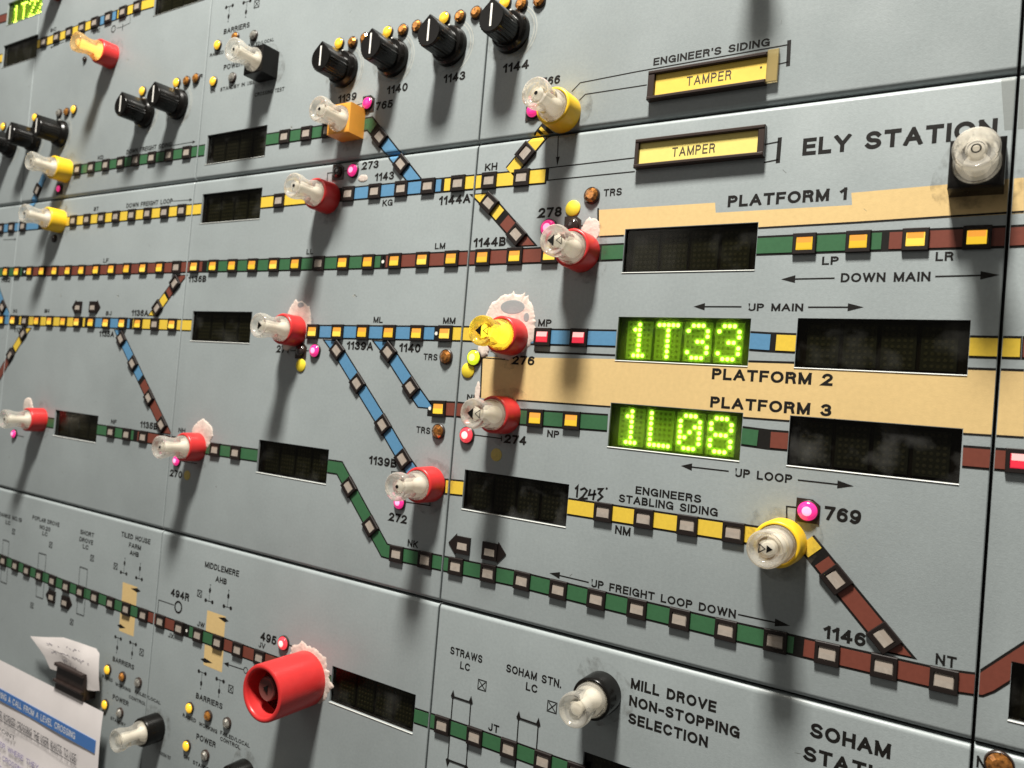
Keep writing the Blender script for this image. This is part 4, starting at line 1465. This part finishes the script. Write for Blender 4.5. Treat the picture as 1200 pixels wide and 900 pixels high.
# ------------------------------------------------------------------ lettering
TX = [
 ("ENGINEER'S SIDING", (765.5, 77), 902, 3.5), ('ELY STATION', (940, 182.5), 1168, 7.2),
 ('PLATFORM 1', (852.5, 243), 992, 5.1), ('LP', (963, 310.5), 982.5, 3.4), ('LR', (1096, 306), 1117.5, 3.5),
 ('DOWN MAIN', (985, 330.8), 1090, 3.7), ('UP MAIN', (876.5, 364.3), 941, 3.2), ('PLATFORM 2', (834, 444.5), 975.5, 4.9),
 ('PLATFORM 3', (832, 477.5), 974, 4.9), ('UP LOOP', (861, 558.5), 928, 3.6), ('769', (965.5, 609), 1008.5, 5.6),
 ('1146', (964.5, 747.5), 1014, 5.2), ('NT', (1096, 778.3), 1120.5, 4.1), ('NP', (641, 512), 655, 3.5), ('MP', (630.5, 382.5), 646, 3.6),
 ('276', (600, 427), 626, 4.6), ('274', (591, 519), 616.5, 4.5), ('278', (630.5, 255.5), 658, 5.0), ('NI', (547, 468.5), 556, 3.0),
 ('MM', (519, 379.5), 533.5, 3.5), ('ML', (437.5, 378.3), 448.5, 3.5), ('LM', (509.5, 292.2), 521.5, 3.4), ('LL', (359, 298.3), 367, 3.3),
 ('LF', (121, 308), 127, 3.3), ('KG', (448, 242), 460, 3.8), ('KH', (568, 200.7), 582.5, 4.0), ('1144A', (514, 240.7), 551, 5.0),
 ('1144B', (554.5, 290), 592.5, 4.9), ('1139A', (406, 409.5), 437, 4.9), ('1140', (467.5, 412.3), 492.5, 4.9),
 ('TRS', (496, 421.8), 512.5, 3.6), ('TRS', (487.5, 507), 504, 3.6), ('TRS', (707, 230.5), 728.5, 3.6), ('1139B', (432, 543.7), 464.5, 4.9),
 ('272', (455.5, 610), 476.5, 4.7), ('NK', (477.5, 640), 489.5, 3.8), ('270', (199, 558), 213, 4.9), ('271', (324, 413), 338, 4.7),
 ('1135A', (116, 394.5), 133.5, 4.6), ('1136A', (154, 370.3), 173.5, 4.6), ('1136B', (220.5, 331), 241.5, 4.6), ('1135B', (164, 501), 184, 4.8),
 ('BJ', (124, 369.5), 130.5, 3.2), ('BI', (52, 366.5), 57.5, 3.0), ('BT', (110, 247.5), 115.5, 3.2), ('KD', (114.5, 187.5), 121, 3.2), ('BG', (15.5, 366.5), 20, 3.0),
 ('1132', (1, 331), 12, 4.0), ('1133', (16, 389), 28, 4.0), ('BE', (109, 40), 117, 3.0), ('BC', (59, 38), 66, 3.0), ('NF', (130, 496.3), 136.5, 3.2), ('NH', (209, 506.5), 217, 3.2),
 ('DOWN FREIGHT LOOP', (148, 244), 202, 3.5), ('DOWN FREIGHT SIDING', (148, 181), 201, 3.5), ('273', (424, 199.3), 443.5, 4.8),
 ('1143', (439, 212.7), 461.5, 4.8), ('765', (440, 129.5), 460, 4.8), ('1139', (396, 121), 417.5, 4.8), ('1140', (453, 111), 477.5, 4.9),
 ('1143', (519.5, 98), 545, 4.9), ('1144', (589, 86), 619.5, 4.9), ('766', (634, 101.5), 656, 4.4), ('495', (305, 750), 323.5, 5.3),
 ('JV', (303, 758.3), 310.5, 3.4), ('494R', (200, 698), 221.5, 5.2), ('JW', (231, 733.5), 239.5, 3.5), ('JX', (197, 746.5), 203.5, 3.3),
 ('JT', (572, 855.5), 584.5, 3.9), ('STRAWS', (527.5, 766), 565, 3.9), ('LC', (539, 783.5), 550.5, 3.8), ('SOHAM STN.', (593, 787), 657.5, 3.9),
 ('LC', (616, 808.5), 629.5, 3.9), ('MILL DROVE', (739, 806.5), 839, 4.7), ('NON-STOPPING', (737, 826.5), 866.5, 4.7), ('SELECTION', (736, 847), 829, 4.7),
 ('SOHAM', (949, 863), 1043, 5.7), ('STATION', (941, 890), 1064, 5.7), ('UP FREIGHT LOOP DOWN', (692.5, 687.5), 862, 3.6),
 ('ENGINEERS', (744.5, 578.5), 821.5, 3.5), ('STABLING SIDING', (725, 588), 841, 3.6), ('NM', (720.5, 625.3), 738.5, 3.9),
 ('BARRIERS', (262, 40.5), 292.5, 3.7), ('RAISED', (246, 67), 262, 2.4), ('POWER', (262, 82.5), 284, 3.7), ('FAILED/LOCAL', (291, 56), 321, 2.4),
 ('CONTROL', (294, 62), 314, 2.4), ('STANDBY IN USE', (258, 107.3), 298.5, 2.6), ('ON', (246.5, 109.5), 252, 2.6), ('CROSSING TEST', (298.5, 113.7), 333, 2.7), ('R', (234, 92), 237.5, 3.0),
 ('BARRIERS', (132, 774.5), 157, 3.5), ('RAISED', (120, 794), 132, 2.3), ('WORKING', (135, 803), 153, 2.3), ('FAILED/LOCAL', (158, 812), 188, 2.3), ('CONTROL', (151, 818), 171, 2.3),
 ('POWER', (132, 819), 150.5, 3.5), ('ON', (119, 836), 124, 2.3), ('STANDBY', (129.5, 843), 147, 2.3),
 ('BARRIERS', (229.5, 818), 260.5, 3.7), ('RAISED', (214, 840), 229.5, 2.5), ('WORKING', (233, 850), 254.5, 2.5), ('FAILED/LOCAL', (258, 860.5), 292.5, 2.5), ('CONTROL', (258, 867.5), 281.5, 2.5),
 ('POWER', (230, 866), 252.5, 3.8), ('ON', (215, 888), 221.5, 2.5), ('STANDBY', (226, 895), 248, 2.5),
 ('MIDDLEMERE', (240, 664.5), 280, 3.9), ('AHB', (252.5, 681.5), 265.5, 3.8), ('TILED HOUSE', (142, 628.5), 176, 3.6), ('FARM', (151, 641), 165, 3.4), ('AHB', (152, 650), 162.5, 3.4),
 ('SHORT', (94, 625.5), 110, 3.4), ('DROVE', (93, 634), 109, 3.4), ('LC', (97, 642.5), 103.5, 3.3), ('POPLAR DROVE', (38, 608.5), 69.5, 3.4), ('NO.20', (46.5, 619.5), 58.8, 3.3), ('LC', (49.5, 627), 55.5, 3.3),
 ('FRANKS NO.19', (-4, 603.5), 25.5, 3.4), ('LC', (6.5, 614), 12, 3.3), ('N', (1144, 899), 1155, 4.2), ('CROSSING TEST', (187, 884), 200, 2.3),
]
for tx in TX:
    T(*tx)

# arrows printed beside the lettering
def arrow(d, tail, tip, w=0.55, hl=5.4, hw=3.0):
    a, b = S(*tail), S(*tip)
    dx, dz = b[0]-a[0], b[1]-a[1]
    l = math.hypot(dx, dz)
    ux, uz = dx/l, dz/l
    m = (b[0]-ux*hl, b[1]-uz*hl)
    for q in ribbon([a, m], w):
        d.add(q, .06)
    d.add([(m[0]-uz*hw/2, m[1]+ux*hw/2), b, (m[0]+uz*hw/2, m[1]-ux*hw/2)], .06)
for tail, tip, hl in [((978, 326), (915.5, 327.3), 5.6), ((1096, 324), (1171.5, 322.2), 6), ((869, 359.5), (813, 359.3), 5), ((947, 360), (1012, 360), 5.8),
                  ((854, 552.2), (798, 545.8), 5), ((935, 562.5), (1000.5, 569.7), 6), ((690, 682.5), (644, 671.5), 5.6), ((865, 720), (926, 733.3), 6),
                  ((202, 235.8), (225.5, 234), 3.2), ((202, 170.5), (229, 166), 3.2), ((4, 281), (19, 280.4), 3), ((75, 49), (59, 56), 3.2),
                  ((286, 785), (262, 777), 5)]:
    d = Decal()
    arrow(d, tail, tip, .6 if hl > 4 else .45, hl, 3.2 if hl > 4 else 2.2)
    d.build('printed_arrow', 'black_print')

# siding lines, buffer stops, signal stalks, gates
lines('siding_line', [([(670, 107.5), (680, 97), (745, 84.2), (924, 52.3)], .5),
    ([(679, 117.5), (686, 110.5), (758, 99.5)], .5),
    ([(899, 78), (924, 72.5)], .5),
    ([(925, 47), (923.5, 77.5)], 1.6),
    ([(641, 197), (745, 184.8)], .55),
    ([(642, 211.3), (744, 201)], .55),
    ([(895, 169.5), (913, 166)], .55),
    ([(895, 190.5), (912, 187)], .55),
    ([(914, 161), (911.5, 191)], 1.7),
    ([(642, 197), (641, 212)], 1.6),
    ([(654.5, 150), (653.5, 186)], .5)])
d = Decal()
a = S(653, 194.5)
d.add([(a[0], a[1]), (a[0]-1.1, a[1]+4.6), (a[0]+1.1, a[1]+4.6)], .075)
d.build('printed_arrow', 'black_print')
for pts, w in [([(563, 419), (595.5, 421.5), (595.5, 424), (595.5, 417)], .55), ([(555, 509.5), (588, 514)], .55), ([(588, 511), (587.5, 517)], .55),
               ([(474, 588), (504, 592.5), (504, 589)], .6), ([(213, 540.5), (231, 543.5)], .5), ([(418, 123), (426, 121)], .5),
               ([(383.5, 213), (384, 203), (392, 202)], .6), ([(399, 201), (407, 200)], .6), ([(341, 411), (350, 411)], .6), ([(355, 411), (362, 411)], .6),
               ([(646, 266), (664, 265.5)], .6), ([(677, 265), (688, 264), (687.5, 272)], .6), ([(922, 608), (922, 593.5), (938, 595)], .6),
               ([(337, 755), (352, 761)], .6), ([(459, 560), (459, 552.5), (480, 554.5)], .5),
               ([(184.5, 722), (186, 703), (204, 709)], .55), ([(20, 510), (28, 512)], .5),
               ([(153, 12), (152.5, 27), (144, 31)], .4), ([(144, 28), (143.5, 36)], .8), ([(144, 31.5), (137, 33)], .4)]:
    d = Decal()
    line(d, pts, w)
    d.build('signal_stalk', 'black_print')
def ring(px, rad, w):
    X, Z = S(*px)
    d = Decal()
    for q in ribbon([(X+rad*cos(2*pi*i/24), Z+rad*sin(2*pi*i/24)) for i in range(24)], w, True):
        d.add(q, .07)
    d.build('ring_mark', 'black_print')
ring((209, 711.5), 3.6, 1.3)
ring((133, 34), 2.6, .8)
ring((288, 785.5), 1.8, .5)

def crossbox(px, s=4.6):
    X, Z = S(*px)
    d = Decal()
    k = s/2
    for q in ribbon([(X-k, Z-k), (X+k, Z-k), (X+k, Z+k), (X-k, Z+k)], .5, True):
        d.add(q, .07)
    for q in ribbon([(X-k*.8, Z-k*.8), (X+k*.8, Z+k*.8)], .45)+ribbon([(X+k*.8, Z-k*.8), (X-k*.8, Z+k*.8)], .45):
        d.add(q, .09)
    d.build('crossing_box_mark', 'black_print')
for p, s in [((565, 803), 4.8), ((647, 828.5), 4.9), ((234, 695.5), 4.2), ((270.5, 807.5), 4.4), ((166, 764.5), 4.4), ((135.5, 663.5), 4.2), ((108, 654), 4.2), ((59.5, 638.5), 4.2),
             ((16, 623), 4.2), ((37.5, 709.5), 4), ((84, 729), 4), ((301, 4.5), 5)]:
    crossbox(p, s)
def barrier(px, flip=1, k=1.0):
    """printed barrier symbol: two dots on a bar, a stem and a diamond"""
    X, Z = S(*px)
    d = Decal()
    def dot(x, z, r, sz=1.0):
        d.add([(X+x+r*cos(2*pi*i/12), Z+z+r*sz*sin(2*pi*i/12)) for i in range(12)], .075)
    for q in ribbon([(X-3.2*k, Z), (X+3.2*k, Z)], .45)+ribbon([(X, Z), (X, Z+flip*10*k)], .3):
        d.add(q, .06)
    dot(-3.4*k, 0, 1.25*k)
    dot(3.4*k, 0, 1.25*k)
    dot(0, flip*7.0*k, 1.1*k, 1.5)
    dot(0, flip*10.6*k, .45*k)
    d.build('barrier_mark', 'black_print')
for p, f in [((145, 671.5), 1), ((163, 678), 1), ((138.5, 747.5), -1), ((156, 754), -1), ((245, 704.5), 1), ((266.5, 711.5), 1), ((237, 788), -1), ((258, 797), -1),
             ((269, 7.5), -1), ((289.5, 2), -1)]:
    barrier(p, f)
# crossing bands
for polys, lab in [(([(144, 682), (161, 688), (159.5, 711), (142.5, 704.5)], [(141, 717), (158.5, 723), (156.5, 746), (139.5, 739)]), 'cream crossing band below TILED HOUSE FARM'),
                   (([(243, 715), (264.5, 722.5), (262.5, 748), (241, 740)], [(240, 755), (262, 763), (260, 788), (238.5, 779)]), 'cream crossing band below MIDDLEMERE')]:
    d = Decal()
    for q in polys:
        d.add([S(*p) for p in q], .03)
    d.build('crossing_band', 'cream', lab)
for a, b, c in [((153.5, 689.5), (158, 690), (165, 693)), ((147, 736), (142.5, 732), (137.5, 732.5)), ((256, 723.5), (262, 729), (268, 728)), ((249, 777), (241, 770.5), (235, 772))]:
    d = Decal()
    A3, C3 = S(*a), S(*c)
    mx, mz = A3[0]+(C3[0]-A3[0])*.62, A3[1]+(C3[1]-A3[1])*.62
    d.add([A3, (mx, mz-1.5), C3, (mx, mz+1.5)], .08)
    d.build('gate_spike_mark', 'black_print')
# gates of the small crossings
def gate(tl, tr, bl, br, w, dots=False):
    d = Decal()
    p = [S(*q) for q in (tl, tr, br, bl)]
    for a, b, ww in ((0, 1, w*1.4), (2, 3, w*1.4), (0, 3, w), (1, 2, w)):
        for q in ribbon([p[a], p[b]], ww):
            d.add(q, .28)
    if dots:
        for i, (x, z) in enumerate(p):
            r = 1.3
            sg = 1 if i < 2 else -1
            d.add([(x-r, z), (x, z+sg*3.4), (x+r, z), (x, z-sg*1.0)], .30)
    d.build('gate_mark', 'black_print')
gate((531, 816), (552, 823), (525, 890), (546.5, 898), .6, True)
gate((608, 841), (631, 849), (602, 925), (625, 933), .6, True)
gate((4, 632), (11, 634.5), (1, 681), (8, 684), .35)
gate((45.8, 647.5), (54.5, 650), (42.5, 698.5), (50.5, 701.5), .35)
gate((94, 663.8), (103, 667), (90, 718.5), (98.5, 721.5), .35)
# handwriting 1243 in felt pen
for st_ in ([(674, 573), (677, 570), (676, 583)], [(680, 574), (685, 572), (688, 575), (683, 582), (679, 585), (689, 584)],
            [(692, 573), (690, 580), (699, 579)], [(697, 574), (695, 586)], [(700, 573), (706, 573), (702, 578), (706, 582), (700, 587)], [(710, 572), (712, 573)]):
    d = Decal()
    line(d, st_, 1.0, .06)
    d.build('pen_mark', 'black_print')
# scuffs and scratches
rs = random.Random(4)
d = Decal()
for i in range(46):
    x, z = rs.uniform(-520, 235), rs.uniform(-140, 400)
    a = rs.uniform(0, pi)
    l = rs.uniform(.8, 2.6)
    for q in ribbon([(x, z), (x+l*cos(a), z+l*sin(a)+.3)], rs.uniform(.10, .22)):
        d.add(q, .035)
d.build('scratches', 'dark_scratch', kind='stuff')
d = Decal()
for p, l in [((413, 347), 3.4), ((148, 71), 3), ((70, 347), 2.4), ((137, 347), 2.4), ((340, 150), 2)]:
    x, z = S(*p)
    for k in range(3):
        for q in ribbon([(x+k*.7, z-k*.4), (x+l*.5, z+.6+k*.3), (x+l, z-.3)], .35):
            d.add(q, .04)
d.build('pale_scuffs', 'scuff', kind='stuff')
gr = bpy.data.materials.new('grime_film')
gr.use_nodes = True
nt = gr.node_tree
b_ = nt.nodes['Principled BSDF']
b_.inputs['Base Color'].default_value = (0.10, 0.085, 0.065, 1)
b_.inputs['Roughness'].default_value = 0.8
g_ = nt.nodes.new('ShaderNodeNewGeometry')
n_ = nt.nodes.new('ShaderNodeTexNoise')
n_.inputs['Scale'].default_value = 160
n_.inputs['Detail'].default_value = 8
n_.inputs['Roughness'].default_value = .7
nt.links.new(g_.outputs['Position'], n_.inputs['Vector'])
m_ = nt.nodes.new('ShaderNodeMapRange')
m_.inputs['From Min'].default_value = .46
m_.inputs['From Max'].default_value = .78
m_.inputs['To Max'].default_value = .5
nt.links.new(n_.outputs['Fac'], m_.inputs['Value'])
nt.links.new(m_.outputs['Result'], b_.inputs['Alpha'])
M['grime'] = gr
for o in [o for o in SC.objects if o.get('category') in ('push button', 'rotary knob')]:
    X, Z = o.location[0]/MM, o.location[2]/MM
    if Z > 480 or Z < -240:
        continue
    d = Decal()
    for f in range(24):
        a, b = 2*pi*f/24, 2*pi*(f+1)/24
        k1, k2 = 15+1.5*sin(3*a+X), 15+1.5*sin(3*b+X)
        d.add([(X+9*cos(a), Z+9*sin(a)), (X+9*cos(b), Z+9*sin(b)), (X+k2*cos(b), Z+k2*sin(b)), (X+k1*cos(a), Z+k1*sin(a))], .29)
    d.build('grime', 'grime', kind='stuff')
# tape at the top right corner of the ELY STATION sheet
d = Decal()
d.add([S(*p) for p in ((1173, 92), (1200, 88), (1200, 151), (1177, 153))], .05)
tp = mat('yellowed_tape', (0.27, 0.28, 0.26), .12, alpha=.35)
M['tape'] = tp
d.build('clear_tape', 'tape', 'strip of clear tape over the seam')

# ------------------------------------------------------------------ paper sheet, torn note, bulldog clip
hp = 9.0
TLp = S(0, 772, hp)
TRp = S(121, 836, hp)
zt = (TLp[1]+TRp[1])/2
p = root('paper_notice', 'white printed paper notice with a blue heading band, lower left', 'paper', TRp[0], zt)
Wp, Hp = 190.0, 120.0
m = MB()
n = 24
rings = []
for j in range(n//2+1):
    row = []
    for i in range(n+1):
        x = -Wp*i/n
        z = -Hp*j/(n//2)
        hh = hp + .8*sin(i*.55+.4*j)*(j/(n/2)) + .5*sin(j*.9)
        row.append((x, hh, z))
    rings.append(row)
m.grid(rings, 0, False)
link('sheet', m.mesh('sheet', 'paper', 60), p)
def on_paper(px):
    a = S(*px, hp)
    return a[0]-TRp[0], a[1]-zt
m = MB()
q = [on_paper(v) for v in ((115, 871), (115, 886))]
z1, z0 = q[0][1]+1.5, q[1][1]+1.0
m.box(-Wp+4, -4.5, hp+.7, hp+.95, z0, z1)
link('heading_band', m.mesh('heading_band', 'paper_blue'), p)
m = MB()
for q, k in text_polys('WHEN RECEIVING A CALL FROM A LEVEL CROSSING', -Wp+14, z0+2.2, z1-z0-4.3, .13, Wp-44, gap=.14):
    m.face([(a[0], hp+1.0+.004*k, a[1]) for a in q])
link('heading_text', m.mesh('heading_text', 'white'), p)
m = MB()
zz = z0-13
for q, k in text_polys('AT A COMMON USER WORKED CROSSING THE USER WANTS TO USE', -Wp+10, zz, 5.6, .14, Wp-36, gap=.13):
    m.face([(a[0], hp+1.2+.004*k, a[1]) for a in q])
for q in ribbon([(-Wp+10, zz-1.2), (-26, zz-1.2)], .5):
    m.face([(a[0], hp+1.2, a[1]) for a in q])
for q, k in text_polys('THE POINT', -Wp+30, zz-10, 3.4, .13, 50):
    m.face([(a[0], hp+1.3+.004*k, a[1]) for a in q])
link('printed_text', m.mesh('printed_text', 'paper_ink'), p)
m = MB()
for j, (tt, xr) in enumerate((('ASK THE USER WHERE THEY ARE', 70), ('NAME OF THE CROSSING AND PHONE', 64), ('CONFIRM THE TELEPHONE NUMBER', 60))):
    for q, k in text_polys(tt, -Wp+14, zz-21-j*9, 4.0, .13, Wp-xr):
        m.face([(a[0], hp+1.3+.004*k, a[1]) for a in q])
link('printed_text', m.mesh('printed_text', 'ink_purple'), p)

hn = 7.0
NP_ = [(38, 745), (55, 746), (72, 747.5), (90, 752), (104, 756), (113, 760), (116.5, 766), (117, 776), (116, 795), (114.5, 810), (109, 810), (103, 808.5), (98.5, 802), (88, 797), (70, 790), (57, 784), (54, 768), (48, 756)]
c = S(80, 775, hn)
nt_ = root('torn_note', 'torn handwritten white note held by the black clip', 'paper', c[0], c[1])
poly = [S(*q, hn) for q in NP_]
m = MB()
cen = (sum(a[0] for a in poly)/len(poly), sum(a[1] for a in poly)/len(poly))
def nh(x, z):
    return hn + 1.6*sin((x-cen[0])*.10) + 1.2*sin((z-cen[1])*.16+1)
rings = []
for f in (1, .8, .55, .3, .05):
    rings.append([(cen[0]+(a[0]-cen[0])*f-c[0], nh(cen[0]+(a[0]-cen[0])*f, cen[1]+(a[1]-cen[1])*f), cen[1]+(a[1]-cen[1])*f-c[1]) for a in poly])
m.grid(rings, 0, True, False, True)
link('note_sheet', m.mesh('note_sheet', 'paper2', 70), nt_)
m = MB()
rw = random.Random(21)
for row, (xa, ya, xb, yb) in enumerate([(56, 754, 96, 764), (60, 764, 110, 777), (70, 773, 92, 783)]):
    a, b = S(xa, ya, hn+1), S(xb, yb, hn+1)
    nst = 30
    prev = None
    for i in range(nst):
        t = i/nst
        if rw.random() < .14:
            prev = None
            continue
        x = a[0]+(b[0]-a[0])*t
        z = a[1]+(b[1]-a[1])*t+rw.uniform(-1.1, 1.1)
        if prev:
            for q in ribbon([prev, (x, z)], .38):
                m.face([(v[0]-c[0], nh(v[0], v[1])+.25, v[1]-c[1]) for v in q])
        prev = (x, z)
link('handwriting', m.mesh('handwriting', 'ink_pale'), nt_)

hc = 10.5
a, b = S(66, 779, hc), S(98, 800, hc)
q = root('bulldog_clip', 'black clip gripping the note and the paper notice', 'clip', (a[0]+b[0])/2, S(80, 800, hc)[1])
m = MB()
w = (b[0]-a[0])/2
m.box(-w, w, 8.2, 10.2, -9, 10.5, bev=.5)
m.box(-w, w, 10.2, 12.6, 8.4, 10.8, bev=.6)
m.box(-w-.4, w+.4, 10.2, 12.2, -3.4, -1.4, bev=.6)
link('jaw', m.mesh('jaw', 'clip'), q)
m = MB()
m.box(-w+1, w-1, 0.3, 8.0, -9, 3, bev=.3)
link('rear_jaw', m.mesh('rear_jaw', 'clip'), q)
